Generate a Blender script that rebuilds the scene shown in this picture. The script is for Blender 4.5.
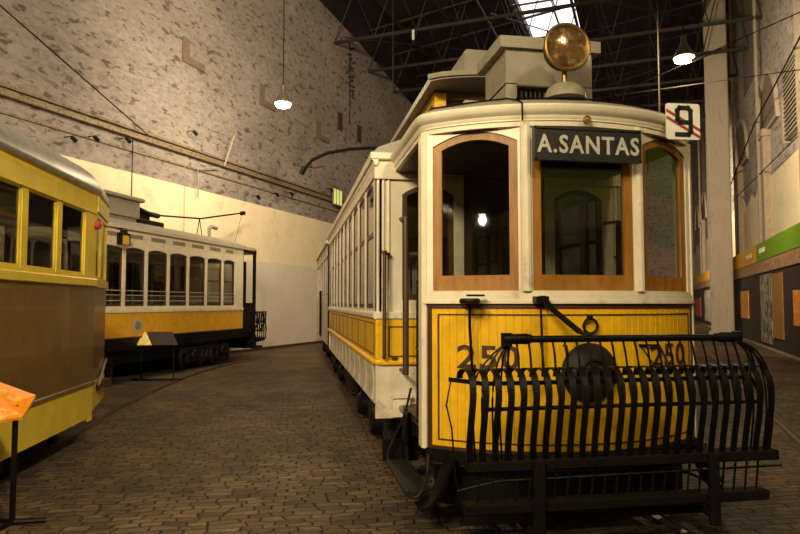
import bpy, bmesh, math, random
from mathutils import Matrix, Vector
random.seed(7)
PI = math.pi
S = bpy.context.scene
col = S.collection
for o in list(bpy.data.objects): bpy.data.objects.remove(o)

# ------------------------------------------------------------------ camera, world, exposure, lights
cd = bpy.data.cameras.new('camera'); cam = bpy.data.objects.new('camera', cd); col.objects.link(cam)
cd.sensor_width = 36; cd.lens = 36*646/800; cd.clip_end = 300; cd.clip_start = 0.05
cam.location = (0, 0, 1.75)
cam.rotation_euler = (math.radians(90+3.19), 0, math.radians(-9.5))
S.camera = cam
w = bpy.data.worlds.new('sky'); S.world = w; w.use_nodes = True
w.node_tree.nodes['Background'].inputs[0].default_value = (1.0, 0.93, 0.90, 1)
w.node_tree.nodes['Background'].inputs[1].default_value = 2.2
S.view_settings.view_transform = 'Standard'; S.view_settings.look = 'None'
S.view_settings.gamma = 1; S.view_settings.exposure = 0.0; S.view_settings.use_curve_mapping = False

BA = math.radians(30.3)                      # the hall's long axis, turned from the tram track
def bld(s, t, z=0.0):                        # hall coordinates (across, along, up) -> world
    return Vector((s*math.cos(BA)+t*math.sin(BA), -s*math.sin(BA)+t*math.cos(BA), z))
WARM = (1.0, 0.83, 0.51); WALLC = (1.0, .80, .55)
def spot(name, loc, target, power, size, color=WARM, blend=.6, rad=.15):
    l = bpy.data.lights.new(name, 'SPOT'); l.energy = power; l.color = color
    l.spot_size = math.radians(size); l.spot_blend = blend; l.shadow_soft_size = rad
    o = bpy.data.objects.new(name, l); col.objects.link(o); o.location = loc
    o.rotation_euler = (Vector(target)-Vector(loc)).to_track_quat('-Z', 'Y').to_euler(); return o
def area(name, loc, target, power, sx, sy, color=WARM):
    l = bpy.data.lights.new(name, 'AREA'); l.energy = power; l.color = color
    l.shape = 'RECTANGLE'; l.size = sx; l.size_y = sy
    o = bpy.data.objects.new(name, l); col.objects.link(o); o.location = loc
    o.rotation_euler = (Vector(target)-Vector(loc)).to_track_quat('-Z', 'Y').to_euler(); return o
# unseen lamps behind the visitor: key at upper right, the rest added fill
area('unseen_flood', (4.6, -2.4, 8.2), (2.0, 5.2, 1.6), 960, 1.6, 1.0)
area('unseen_flood', (-3.6, -3.8, 7.0), (-.6, 6.0, 1.2), 640, 1.6, 1.0)
spot('fill_spot', (-5.0, -1.5, 7.0), (1.0, 9.0, 1.8), 3600, 58, WARM, 1.0, .9)
spot('fill_spot', (3.0, -3.0, 8.6), (-3.2, 7.2, 1.5), 4700, 42, WARM, .8, .4)
# added unseen fill raking the high masonry of the left wall
spot('high_fill', bld(-1.5, -1.0, 8.2), bld(-13.5, 13.0, 8.8), 8200, 95, WALLC, 1.0, .4)
spot('high_fill', bld(-5.0, 9.0, 9.6), bld(-13.5, 24.0, 8.6), 6500, 95, WALLC, 1.0, .4)
for t_, p_ in ((8.5, 300), (12.5, 330), (17.0, 230), (22.0, 100)):
    spot('wall_washer', bld(-10.2, t_, 7.6), bld(-13.5, t_+1.0, 3.6), p_, 120, WALLC, 1.0, .3)
# unseen spots added to brighten the right aisle, its exhibits and column
spot('aisle_fill', bld(-.5, 19.0, 9.0), bld(4.9, 30.0, 6.5), 5600, 110, WALLC, 1.0, .3)
spot('aisle_fill', bld(-.5, 38.5, 9.0), bld(4.9, 46.0, 7.0), 6000, 110, WALLC, 1.0, .3)
spot('aisle_fill', bld(1.8, 5.0, 6.5), bld(4.35, 8.5, 2.0), 500, 80, WARM, 1.0, .3)
spot('aisle_fill', bld(1.0, 46.0, 8.0), bld(4.9, 58.0, 5.0), 4500, 110, WALLC, 1.0, .3)
spot('aisle_fill', bld(-1.0, 20.0, 8.0), bld(3.6, 36.0, 9.0), 700, 60, WALLC, 1.0, .3)

# ------------------------------------------------------------------ materials
def mat(name, c, rough=.6, metal=0., var=.12, vscale=6., bump=0., bscale=40., c2=None, c2thr=.62, c2scale=3., stretch=(1,1,1), spec=.5, coat=0.):
    m = bpy.data.materials.new(name); m.use_nodes = True; nt = m.node_tree; N = nt.nodes; L = nt.links
    b = N['Principled BSDF']; b.inputs['Roughness'].default_value = rough; b.inputs['Metallic'].default_value = metal
    b.inputs['Specular IOR Level'].default_value = spec; b.inputs['Coat Weight'].default_value = coat
    tc = N.new('ShaderNodeTexCoord'); mp = N.new('ShaderNodeMapping'); mp.inputs['Scale'].default_value = stretch
    L.new(tc.outputs['Object'], mp.inputs['Vector'])
    n = N.new('ShaderNodeTexNoise'); n.inputs['Scale'].default_value = vscale; n.inputs['Detail'].default_value = 5
    L.new(mp.outputs[0], n.inputs['Vector'])
    r = N.new('ShaderNodeValToRGB'); e = r.color_ramp.elements
    e[0].position = .3; e[1].position = .7
    e[0].color = (*[x*(1-var) for x in c], 1); e[1].color = (*[min(1, x*(1+var)) for x in c], 1)
    L.new(n.outputs['Fac'], r.inputs[0]); out = r.outputs[0]
    if c2:
        n2 = N.new('ShaderNodeTexNoise'); n2.inputs['Scale'].default_value = c2scale; n2.inputs['Detail'].default_value = 6; n2.inputs['Roughness'].default_value = .62
        L.new(mp.outputs[0], n2.inputs['Vector'])
        r2 = N.new('ShaderNodeValToRGB'); r2.color_ramp.elements[0].position = c2thr-.04; r2.color_ramp.elements[1].position = c2thr+.06
        L.new(n2.outputs['Fac'], r2.inputs[0])
        mx = N.new('ShaderNodeMix'); mx.data_type = 'RGBA'; L.new(r2.outputs[0], mx.inputs[0]); L.new(out, mx.inputs[6]); mx.inputs[7].default_value = (*c2, 1)
        out = mx.outputs[2]
    L.new(out, b.inputs['Base Color'])
    if bump:
        n3 = N.new('ShaderNodeTexNoise'); n3.inputs['Scale'].default_value = bscale; L.new(mp.outputs[0], n3.inputs['Vector'])
        bp = N.new('ShaderNodeBump'); bp.inputs['Strength'].default_value = bump; bp.inputs['Distance'].default_value = .02
        L.new(n3.outputs['Fac'], bp.inputs['Height']); L.new(bp.outputs[0], b.inputs['Normal'])
    return m
def glassmat(name, tint=(.86, .9, .86), ior=1.45):
    m = bpy.data.materials.new(name); m.use_nodes = True; nt = m.node_tree; N = nt.nodes; L = nt.links
    N.remove(N['Principled BSDF']); o = N['Material Output']
    t = N.new('ShaderNodeBsdfTransparent'); t.inputs[0].default_value = (*tint, 1)
    g = N.new('ShaderNodeBsdfGlossy'); g.inputs['Roughness'].default_value = .02; ge = N.new('ShaderNodeNewGeometry')
    fm = N.new('ShaderNodeMath'); fm.operation = 'MULTIPLY'; fi = N.new('ShaderNodeMath'); fi.operation = 'SUBTRACT'; fi.inputs[0].default_value = 1.0; L.new(ge.outputs['Backfacing'], fi.inputs[1])
    f = N.new('ShaderNodeFresnel'); f.inputs[0].default_value = ior
    tc = N.new('ShaderNodeTexCoord'); n = N.new('ShaderNodeTexNoise'); n.inputs['Scale'].default_value = 2.5
    bp = N.new('ShaderNodeBump'); bp.inputs['Strength'].default_value = .04; bp.inputs['Distance'].default_value = .02
    L.new(tc.outputs['Object'], n.inputs[0]); L.new(n.outputs[0], bp.inputs['Height']); L.new(bp.outputs[0], g.inputs['Normal'])
    x = N.new('ShaderNodeMixShader'); L.new(f.outputs[0], fm.inputs[0]); L.new(fi.outputs[0], fm.inputs[1]); L.new(fm.outputs[0], x.inputs[0]); L.new(t.outputs[0], x.inputs[1]); L.new(g.outputs[0], x.inputs[2])
    L.new(x.outputs[0], o.inputs[0]); return m
def emis(name, c, s):
    m = bpy.data.materials.new(name); m.use_nodes = True; b = m.node_tree.nodes['Principled BSDF']
    b.inputs['Base Color'].default_value = (*c, 1); b.inputs['Emission Color'].default_value = (*c, 1); b.inputs['Emission Strength'].default_value = s
    return m
CREAM = mat('cream_paint', (.66, .58, .44), .38, var=.07, c2=(.50, .41, .28), c2thr=.66, c2scale=5)
CREAM2 = mat('weathered_cream_paint', (.62, .53, .42), .45, var=.12, c2=(.42, .34, .25), c2thr=.6, c2scale=4)
YEL = mat('yellow_enamel', (.70, .395, .009), .35, var=.10, vscale=9, c2=(.54, .28, .01), c2thr=.66, c2scale=6)
YELR = mat('bright_yellow_rail', (.80, .43, .01), .3, var=.05)
BROWN = mat('brown_lining', (.050, .017, .008), .45)
OAK = mat('varnished_wood', (.25, .105, .010), .5, var=.25, vscale=7, stretch=(3, 3, .5))
DWOOD = mat('dark_brown_wood', (.060, .026, .013), .45, var=.25, vscale=6, stretch=(3, 3, .5))
BLACK = mat('black_iron', (.004, .0032, .003), .45, .1, var=.3, spec=.22, bump=.15, bscale=60)
GREYIRON = mat('dusty_iron', (.012, .009, .007), .6, .1, spec=.3, var=.35, bump=.3)
PLANK = mat('dark_plank', (.006, .004, .003), .8, spec=.12, var=.35, vscale=8, bump=.3)
PANEL_IN = mat('interior_wood', (.06, .032, .015), .5, var=.3)
ROOFG = mat('roof_canvas_grey', (.25, .225, .195), .42, var=.12, c2=(.22, .18, .14), c2thr=.6)
BOXG = mat('sand_grey_box', (.245, .21, .15), .5, var=.12, c2=(.21, .17, .11), c2thr=.6, c2scale=4)
BRASS = mat('old_brass', (.30, .18, .06), .42, .9, var=.25)
SIGNB = mat('sign_black', (.007, .007, .007), .4)
LETTER = mat('letter_white', (.40, .375, .34), .5)
PLATEW = mat('plate_white', (.78, .74, .66), .4)
RED = mat('stripe_red', (.33, .035, .025), .5)
T2Y = mat('ochre_yellow_enamel', (.68, .49, .045), .4, var=.10, vscale=4, c2=(.44, .31, .04), c2thr=.66)
T2B = mat('brown_enamel', (.155, .090, .022), .30, var=.14, vscale=3, c2=(.12, .066, .018), c2thr=.62, c2scale=2, coat=.2)
STEELR = mat('silver_roof', (.30, .28, .25), .40, .35, var=.2, c2=(.25, .22, .18), c2thr=.6)
T3Y = mat('amber_enamel', (.68, .34, .016), .4, var=.1)
T3C = mat('ivory_enamel', (.66, .58, .42), .45, var=.08)
VENT = mat('vent_grey', (.22, .19, .14), .6)
GLASS = glassmat('window_glass', (.80, .83, .79), 1.75)
GLASS2 = glassmat('coach_glass', (.60, .61, .57), 1.65)
SKYG = glassmat('skylight_glass', (.95, .95, .95), 1.2)
ORANGE = mat('orange_board', (.80, .24, .012), .5, c2=(.85, .55, .12), c2thr=.55, c2scale=7)
CONC = mat('concrete_column', (.42, .35, .25), .75, var=.08, vscale=2, c2=(.33, .27, .19), c2thr=.6, c2scale=2, stretch=(2, 2, .3), bump=.2)
TRUSS = mat('brown_truss_paint', (.022, .013, .008), .6)
ROOFD = mat('dark_roof_sheets', (.012, .007, .0045), .8, var=.3)
WIRE = mat('wire', (.02, .016, .012), .95, spec=.05)
PIPE = mat('grey_pipe', (.30, .25, .17), .5)
CABLE = mat('conduit_brown', (.20, .14, .07), .6, c2=(.08, .05, .03), c2thr=.55, c2scale=9)
RAILM = mat('worn_steel_rail', (.13, .105, .08), .38, .8, var=.3)
RUBBER = mat('dark_seat', (.04, .03, .02), .7)
DADO = mat('cream_limewash', (.72, .60, .40), .75, var=.05, vscale=1.2, c2=(.62, .50, .32), c2thr=.62, c2scale=1.5, bump=.3, bscale=8)
GREENF = mat('green_fascia', (.16, .30, .012), .5, var=.06)
ORANF = mat('orange_fascia', (.72, .36, .02), .5, var=.06)
DARKP = mat('dark_exhibit_board', (.035, .024, .018), .6)
COLL = mat('photo_strip_print', (.30, .13, .06), .5, var=.6, vscale=9, c2=(.50, .36, .22), c2thr=.52, c2scale=14, stretch=(1, 1, .35))
GPHOTO = mat('grey_photo_print', (.30, .27, .23), .5, var=.3, vscale=5, c2=(.03, .03, .035), c2thr=.52, c2scale=3.2)
WPHOTO = mat('pale_photo_print', (.55, .48, .38), .5, var=.3, vscale=3, c2=(.15, .12, .1), c2thr=.56, c2scale=2)
WBOARD = mat('brown_wood_board', (.30, .14, .035), .5, var=.3, stretch=(3, 3, .4))
REDP = mat('red_panel', (.55, .05, .03), .5)

def masonry(name, base, dark, pale, sx=1.0):
    m = bpy.data.materials.new(name); m.use_nodes = True; nt = m.node_tree; N = nt.nodes; L = nt.links
    b = N['Principled BSDF']; b.inputs['Roughness'].default_value = .9; b.inputs['Specular IOR Level'].default_value = .2
    tc = N.new('ShaderNodeTexCoord'); mp = N.new('ShaderNodeMapping'); mp.inputs['Scale'].default_value = (1, 1.0*sx, 2.4*sx)
    L.new(tc.outputs['Object'], mp.inputs[0])
    def noise(sc, d, ro=.6):
        n = N.new('ShaderNodeTexNoise'); n.inputs['Scale'].default_value = sc; n.inputs['Detail'].default_value = d; n.inputs['Roughness'].default_value = ro
        L.new(mp.outputs[0], n.inputs['Vector']); return n
    def ramp(src, a, bb):
        r = N.new('ShaderNodeValToRGB'); r.color_ramp.elements[0].position = a; r.color_ramp.elements[1].position = bb; L.new(src, r.inputs[0]); return r
    def mix(fac, a, c):
        x = N.new('ShaderNodeMix'); x.data_type = 'RGBA'; L.new(fac, x.inputs[0])
        if isinstance(a, tuple): x.inputs[6].default_value = (*a, 1)
        else: L.new(a, x.inputs[6])
        x.inputs[7].default_value = (*c, 1); return x.outputs[2]
    big = noise(.22, 4); med = noise(2.3, 4, .6); fine = noise(5, 5)
    c1 = mix(ramp(big.outputs[0], .38, .66).outputs[0], base, pale)
    # stone showing through the plaster, in patches
    add = N.new('ShaderNodeMath'); add.operation = 'MULTIPLY_ADD'; L.new(big.outputs[0], add.inputs[0]); add.inputs[1].default_value = -.12; L.new(med.outputs[0], add.inputs[2])
    c2 = mix(ramp(add.outputs[0], .50, .565).outputs[0], c1, dark)
    mul = N.new('ShaderNodeMix'); mul.data_type = 'RGBA'; mul.blend_type = 'MULTIPLY'; mul.inputs[0].default_value = .5
    L.new(c2, mul.inputs[6]); L.new(ramp(fine.outputs[0], .2, .6).outputs[0], mul.inputs[7])
    L.new(mul.outputs[2], b.inputs['Base Color'])
    bp = N.new('ShaderNodeBump'); bp.inputs['Strength'].default_value = .5; bp.inputs['Distance'].default_value = .05
    L.new(med.outputs[0], bp.inputs['Height']); L.new(bp.outputs[0], b.inputs['Normal'])
    return m
WALLM = masonry('old_plaster_masonry', (.250, .215, .192), (.125, .095, .078), (.32, .28, .25))
WALLR = masonry('old_plaster_masonry_right', (.37, .32, .275), (.22, .165, .135), (.46, .41, .35), .8)

def cobbles():
    m = bpy.data.materials.new('stone_setts'); m.use_nodes = True; nt = m.node_tree; N = nt.nodes; L = nt.links
    b = N['Principled BSDF']; b.inputs['Specular IOR Level'].default_value = .35
    tc = N.new('ShaderNodeTexCoord')
    wn = N.new('ShaderNodeTexNoise'); wn.inputs['Scale'].default_value = 2.2; wn.inputs['Detail'].default_value = 3; L.new(tc.outputs['Object'], wn.inputs[0])
    vm = N.new('ShaderNodeVectorMath'); vm.operation = 'MULTIPLY_ADD'; L.new(wn.outputs['Color'], vm.inputs[0]); vm.inputs[1].default_value = (.27, .19, 0); L.new(tc.outputs['Object'], vm.inputs[2])
    br = N.new('ShaderNodeTexBrick'); L.new(vm.outputs[0], br.inputs['Vector'])
    br.inputs['Scale'].default_value = 1.0; br.inputs['Brick Width'].default_value = .19; br.inputs['Row Height'].default_value = .095
    br.inputs['Mortar Size'].default_value = .012; br.inputs['Mortar Smooth'].default_value = 1.0; br.inputs['Bias'].default_value = 0
    br.offset = .5; br.squash = 1.25; br.squash_frequency = 3
    br.inputs['Color1'].default_value = (.078, .052, .030, 1); br.inputs['Color2'].default_value = (.200, .132, .074, 1); br.inputs['Mortar'].default_value = (.056, .036, .020, 1)
    mpf = N.new('ShaderNodeMapping'); mpf.inputs['Scale'].default_value = (.55, 1.25, 1); L.new(tc.outputs['Object'], mpf.inputs[0])
    n = N.new('ShaderNodeTexNoise'); n.inputs['Scale'].default_value = 7; n.inputs['Detail'].default_value = 7; n.inputs['Roughness'].default_value = .65; L.new(mpf.outputs[0], n.inputs[0])
    n2 = N.new('ShaderNodeTexNoise'); n2.inputs['Scale'].default_value = .7; n2.inputs['Detail'].default_value = 4; L.new(tc.outputs['Object'], n2.inputs[0])
    r = N.new('ShaderNodeValToRGB'); r.color_ramp.elements[0].position = .38; r.color_ramp.elements[1].position = .66
    r.color_ramp.elements[0].color = (.42, .42, .42, 1); r.color_ramp.elements[1].color = (1.35, 1.3, 1.2, 1)
    mm = N.new('ShaderNodeMath'); mm.operation = 'ADD'; L.new(n.outputs[0], mm.inputs[0]); L.new(n2.outputs[0], mm.inputs[1])
    m2 = N.new('ShaderNodeMath'); m2.operation = 'MULTIPLY'; m2.inputs[1].default_value = .5; L.new(mm.outputs[0], m2.inputs[0]); L.new(m2.outputs[0], r.inputs[0])
    x = N.new('ShaderNodeMix'); x.data_type = 'RGBA'; x.blend_type = 'MULTIPLY'; x.inputs[0].default_value = 1; L.new(br.outputs['Color'], x.inputs[6]); L.new(r.outputs[0], x.inputs[7])
    L.new(x.outputs[2], b.inputs['Base Color'])
    rr = N.new('ShaderNodeMapRange'); L.new(n.outputs[0], rr.inputs[0]); rr.inputs[3].default_value = .45; rr.inputs[4].default_value = .8; L.new(rr.outputs[0], b.inputs['Roughness'])
    inv = N.new('ShaderNodeMath'); inv.operation = 'SUBTRACT'; inv.inputs[0].default_value = 1; L.new(br.outputs['Fac'], inv.inputs[1])
    h = N.new('ShaderNodeMath'); h.operation = 'MULTIPLY_ADD'; L.new(n.outputs[0], h.inputs[0]); h.inputs[1].default_value = 1.6; L.new(inv.outputs[0], h.inputs[2])
    bp = N.new('ShaderNodeBump'); bp.inputs['Strength'].default_value = 1.0; bp.inputs['Distance'].default_value = .035
    L.new(h.outputs[0], bp.inputs['Height']); L.new(bp.outputs[0], b.inputs['Normal'])
    return m
SETTS = cobbles()

# ------------------------------------------------------------------ mesh helpers
ID = lambda p: p
def smooth(pts, k=4):
    P = [Vector(p) for p in pts]; P = [P[0]*2-P[1]]+P+[P[-1]*2-P[-2]]; out = []
    for i in range(1, len(P)-2):
        a, b, c, d = P[i-1:i+3]
        for q in range(k):
            t = q/k; out.append(((b*2)+(c-a)*t+(a*2-b*5+c*4-d)*t*t+(b*3-a-c*3+d)*t**3)*.5)
    return out+[P[-2]]
class MB:
    def __init__(s): s.v = []; s.f = []
    def add(s, vs, fs, T=ID):
        n = len(s.v); s.v += [tuple(T(p)) for p in vs]; s.f += [tuple(n+i for i in f) for f in fs]; return s
    def box(s, x0, x1, y0, y1, z0, z1, T=ID, ch=0.0):
        if ch:
            c = min(ch, abs(x1-x0)*.45, abs(y1-y0)*.45, abs(z1-z0)*.45)
            # chamfered prism along the longest axis
            d = [abs(x1-x0), abs(y1-y0), abs(z1-z0)]; k = d.index(max(d))
            lo = [x0, y0, z0]; hi = [x1, y1, z1]; i, j = [q for q in range(3) if q != k]
            ring = [(lo[i]+c, lo[j]), (hi[i]-c, lo[j]), (hi[i], lo[j]+c), (hi[i], hi[j]-c), (hi[i]-c, hi[j]), (lo[i]+c, hi[j]), (lo[i], hi[j]-c), (lo[i], lo[j]+c)]
            vs = []
            for e in (lo[k], hi[k]):
                for a, b in ring:
                    p = [0, 0, 0]; p[i] = a; p[j] = b; p[k] = e; vs.append(p)
            fs = [[(q+1) % 8, q, q+8, (q+1) % 8+8] for q in range(8)]+[list(range(8)), list(range(15, 7, -1))]
            return s.add(vs, fs, T)
        vs = [(x, y, z) for z in (z0, z1) for y in (y0, y1) for x in (x0, x1)]
        return s.add(vs, [(0, 2, 3, 1), (4, 5, 7, 6), (0, 1, 5, 4), (2, 6, 7, 3), (0, 4, 6, 2), (1, 3, 7, 5)], T)
    def prism(s, poly, y0, y1, T=ID):          # poly in (x,z), thickness along y
        n = len(poly); vs = [(x, y0, z) for x, z in poly]+[(x, y1, z) for x, z in poly]
        return s.add(vs, [list(range(n)), list(range(2*n-1, n-1, -1))]+[[(i+1) % n, i, i+n, (i+1) % n+n] for i in range(n)], T)
    def rings(s, rs, T=ID, closed=True, caps=True):
        n = len(rs[0]); vs = [p for r in rs for p in r]; fs = []
        for k in range(len(rs)-1):
            for i in range(n if closed else n-1):
                j = (i+1) % n; fs.append((k*n+i, k*n+j, (k+1)*n+j, (k+1)*n+i))
        if caps: fs += [list(range(n-1, -1, -1)), [(len(rs)-1)*n+i for i in range(n)]]
        return s.add(vs, fs, T)
    def tube(s, pts, r, n=8, T=ID, rs=None):
        pts = [Vector(p) for p in pts]; out = []
        up = Vector((0, 0, 1))
        for i, p in enumerate(pts):
            d = (pts[min(i+1, len(pts)-1)]-pts[max(i-1, 0)]).normalized()
            a = d.cross(up)
            if a.length < .05: a = d.cross(Vector((1, 0, 0)))
            a.normalize(); b = a.cross(d)
            rr = rs[i] if rs else r
            out.append([tuple(p+a*rr*math.cos(2*PI*k/n)+b*rr*math.sin(2*PI*k/n)) for k in range(n)])
        return s.rings(out, T)
    def strip(s, pts, wdt, th, side=(1, 0, 0), T=ID, sm=0):   # flat bar following a path
        pts = [Vector(p) for p in (smooth(pts) if sm else pts)]; sd = Vector(side); out = []
        for i, p in enumerate(pts):
            d = (pts[min(i+1, len(pts)-1)]-pts[max(i-1, 0)]).normalized(); nn = d.cross(sd).normalized()
            out.append([tuple(p+sd*a*wdt/2+nn*b*th/2) for a, b in ((-1, -1), (1, -1), (1, 1), (-1, 1))])
        return s.rings(out, T)
    def lathe(s, prof, c, axis='y', n=28, T=ID):       # prof (along, radius)
        rs = []
        for a, r in prof:
            ring = []
            for k in range(n):
                u, v = r*math.cos(2*PI*k/n), r*math.sin(2*PI*k/n)
                ring.append({'y': (c[0]+u, c[1]+a, c[2]+v), 'z': (c[0]+u, c[1]+v, c[2]+a), 'x': (c[0]+a, c[1]+u, c[2]+v)}[axis])
            rs.append(ring)
        return s.rings(rs, T)
    def torus(s, c, R, r, axis='y', n=28, m=8, T=ID):
        rs = []
        for k in range(n+1):
            a = 2*PI*k/n; ring = []
            for q in range(m):
                b = 2*PI*q/m; rr = R+r*math.cos(b); u, v, w_ = rr*math.cos(a), rr*math.sin(a), r*math.sin(b)
                ring.append({'y': (c[0]+u, c[1]+w_, c[2]+v), 'z': (c[0]+u, c[1]+v, c[2]+w_), 'x': (c[0]+w_, c[1]+u, c[2]+v)}[axis])
            rs.append(ring)
        return s.rings(rs, T, caps=False)
    def build(s, name, m, parent=None, smooth=35, **kw):
        me = bpy.data.meshes.new(name); me.from_pydata(s.v, [], s.f)
        bm = bmesh.new(); bm.from_mesh(me); bmesh.ops.recalc_face_normals(bm, faces=bm.faces); bm.to_mesh(me); bm.free()
        me.materials.append(m)
        if smooth:
            for p in me.polygons: p.use_smooth = True
            me.set_sharp_from_angle(angle=math.radians(smooth))
        o = bpy.data.objects.new(name, me); col.objects.link(o)
        if parent: o.parent = parent
        for k, v in kw.items(): o[k] = v
        return o
def B(*a, **k): return MB().box(*a, **k)
def thing(name, label, cat, loc=(0, 0, 0), rz=0, group=None):
    o = bpy.data.objects.new(name, None); col.objects.link(o); o.location = loc; o.rotation_euler = (0, 0, rz)
    o['label'] = label; o['category'] = cat
    if group: o['group'] = group
    return o
def tag(o, label, cat, group=None, kind=None):
    o['label'] = label; o['category'] = cat
    if group: o['group'] = group
    if kind: o['kind'] = kind
    return o
def copytree(o, parent=None):
    c = o.copy(); col.objects.link(c); c.parent = parent
    for ch in list(o.children): copytree(ch, c)
    return c
def arch_pts(x0, x1, z0, zs, rise, n=12):      # bottom-left, bottom-right, then arc from the right springing to the left
    pts = [(x0, z0), (x1, z0)]
    for i in range(n+1):
        u = 1-2*i/n; x = (x0+x1)/2+(x1-x0)/2*u
        pts.append((x, zs+rise*(1-u*u)**.5*(1 if abs(u) < 1 else 0) if rise > .12 else zs+rise*(1-u*u)))
    return pts
def ring_frame(mb, outer, inner, y0, y1, T=ID):
    n = len(outer); vs = [(x, y, z) for y in (y0, y1) for P in (outer, inner) for x, z in P]
    fs = []
    for i in range(n):
        j = (i+1) % n
        fs += [(i, j, n+j, n+i), (2*n+j, 2*n+i, 3*n+i, 3*n+j), (j, i, 2*n+i, 2*n+j), (n+i, n+j, 3*n+j, 3*n+i)]
    return mb.add(vs, fs, T)
def wall_cell(mb, x0, x1, z0, z1, ix0, ix1, iz0, izs, rise, y0, y1, T=ID, n=12):
    inner = arch_pts(ix0, ix1, iz0, izs, rise, n)
    outer = [(x0, z0), (x1, z0)]+[(x1+(x0-x1)*i/n, z1) for i in range(n+1)]
    return ring_frame(mb, outer, inner, y0, y1, T)
def window(parent, x0, x1, z0, zs, rise, fw, fb, y0, y1, T, frame_m, glass_m, name='window_frame', bars=(), n=12, ft=None):
    ft = fw if ft is None else ft
    o_ = arch_pts(x0, x1, z0, zs, rise, n); i_ = arch_pts(x0+fw, x1-fw, z0+fb, zs-ft*.35, rise*.7, n)
    m = MB(); ring_frame(m, o_, i_, y0, y1, T)
    for zb, hb in bars: m.box(x0+fw*.5, x1-fw*.5, y0, y1, zb-hb/2, zb+hb/2, T)
    f = m.build(name, frame_m, parent)
    ym = (y0+y1)/2; g_ = arch_pts(x0+fw*.6, x1-fw*.6, z0+fb*.6, zs-ft*.4, rise*.9, n)
    MB().prism(g_, ym-.003, ym+.003, T).build('window_pane', glass_m, f, smooth=0)
    return f
def text_mb(s, h, depth, sx=1.0, T=ID, align='CENTER', spacing=1.0, bold=0.0):
    c = bpy.data.curves.new('lettering', 'FONT'); c.body = s; c.size = h/.70; c.extrude = depth/2; c.align_x = align; c.space_character = spacing; c.resolution_u = 3; c.offset = bold
    o = bpy.data.objects.new('lettering', c); col.objects.link(o)
    dg = bpy.context.evaluated_depsgraph_get(); me = bpy.data.meshes.new_from_object(o.evaluated_get(dg))
    mb = MB(); mb.add([(v.co.x*sx, -v.co.z, v.co.y) for v in me.vertices], [tuple(p.vertices) for p in me.polygons], T)
    bpy.data.objects.remove(o); bpy.data.meshes.remove(me); bpy.data.curves.remove(c)
    return mb

# ------------------------------------------------------------------ the hall
HZ = -BA
def hallbuild(mb, name, m, parent=None, smooth=0, **k):
    o = mb.build(name, m, parent, smooth, **k)
    if not parent: o.rotation_euler = (0, 0, HZ)
    return o
flo = B(-60, 60, -60, 95, -.2, 0).build('floor', SETTS, smooth=0, kind='structure')
wl = MB(); wl.add([(x, y, z) for x in (-14.1, -13.5) for y, z in ((-50, 0), (76, 0), (76, 11.0), (37, 14.3), (29.5, 15.1), (25, 15.4), (-50, 16.8))],
       [(0, 1, 2, 3, 4, 5, 6), (13, 12, 11, 10, 9, 8, 7)]+[(i, (i+1) % 7, (i+1) % 7+7, i+7) for i in range(7)])
wl = hallbuild(wl, 'wall_left', WALLM, kind='structure')
m = MB(); m.add([(-13.5, y, z) for y, z in ((-50, 0.0), (76, 0.0), (76, 5.4), (-50, 5.45))]+[(-13.46, y, z) for y, z in ((-50, 0.0), (76, 0.0), (76, 5.38), (-50, 5.42))],
      [(3, 2, 1, 0), (4, 5, 6, 7), (0, 1, 5, 4), (1, 2, 6, 5), (2, 3, 7, 6), (3, 0, 4, 7)])
m.build('limewashed_dado', DADO, wl, 0)
B(-13.46, -13.42, -50, 76, 0, .10).build('skirting', DWOOD, wl, 0)
WAINS = mat('grey_cream_wainscot', (.60, .53, .43), .7, var=.04, vscale=1)
m = MB(); m.add([(x, y, z) for x in (-13.46, -13.44) for y, z in ((18.2, 0.1), (76, 0.1), (76, 3.3), (18.2, 3.3))], [(3, 2, 1, 0), (4, 5, 6, 7), (0, 1, 5, 4), (1, 2, 6, 5), (2, 3, 7, 6), (3, 0, 4, 7)])
m.build('wainscot', WAINS, wl, 0)
SOCK = mat('socket_brown', (.15, .11, .07), .8)
# slot-like beam sockets in the masonry
for (y, z, wd, h, mm) in ((27.4, 10.4, .42, .85, DWOOD), (29.6, 10.35, .42, .85, DWOOD), (25.2, 9.45, .5, .8, SOCK), (20.7, 9.65, .35, .8, SOCK), (16.35, 9.75, .30, .8, SOCK), (33.6, 10.2, .4, .9, DWOOD)):
    B(-13.5, -13.44, y-wd/2, y+wd/2, z-h/2, z+h/2).build('beam_socket', mm, wl, 0)
    if wd in (.35, .30, .5):
        B(-13.5, -13.42, y+wd/2, y+wd/2+.75, z-h/2, z-h/2+.22).build('socket_ledge', SOCK, wl, 0)
# damp crack with weeds
m = MB(); z = 14.6; y = 28.5; pts = []
while z > 10.4:
    pts.append((y, z)); z -= random.uniform(.15, .3); y = 28.55+random.uniform(-.05, .05)
for i in range(len(pts)-1):
    a, b = pts[i], pts[i+1]; m.add([(-13.485, a[0]-.05, a[1]), (-13.485, a[0]+.05, a[1]), (-13.485, b[0]+.05, b[1]), (-13.485, b[0]-.05, b[1])], [(0, 1, 2, 3)])
m.build('wall_crack', BLACK, wl, 0)
MOSS = mat('moss', (.035, .032, .018), .9)
m = MB()
for _ in range(70):
    y = random.gauss(28.6, .22); z = random.gauss(13.3, .8); r = random.uniform(.03, .10)
    m.add([(-13.48, y-r, z-r), (-13.40, y, z-r*.3), (-13.48, y+r*.6, z+r), (-13.47, y-r, z+r*.6)], [(0, 1, 2, 3)])
m.build('weed_patch', MOSS, wl, 0, kind='stuff')
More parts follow.
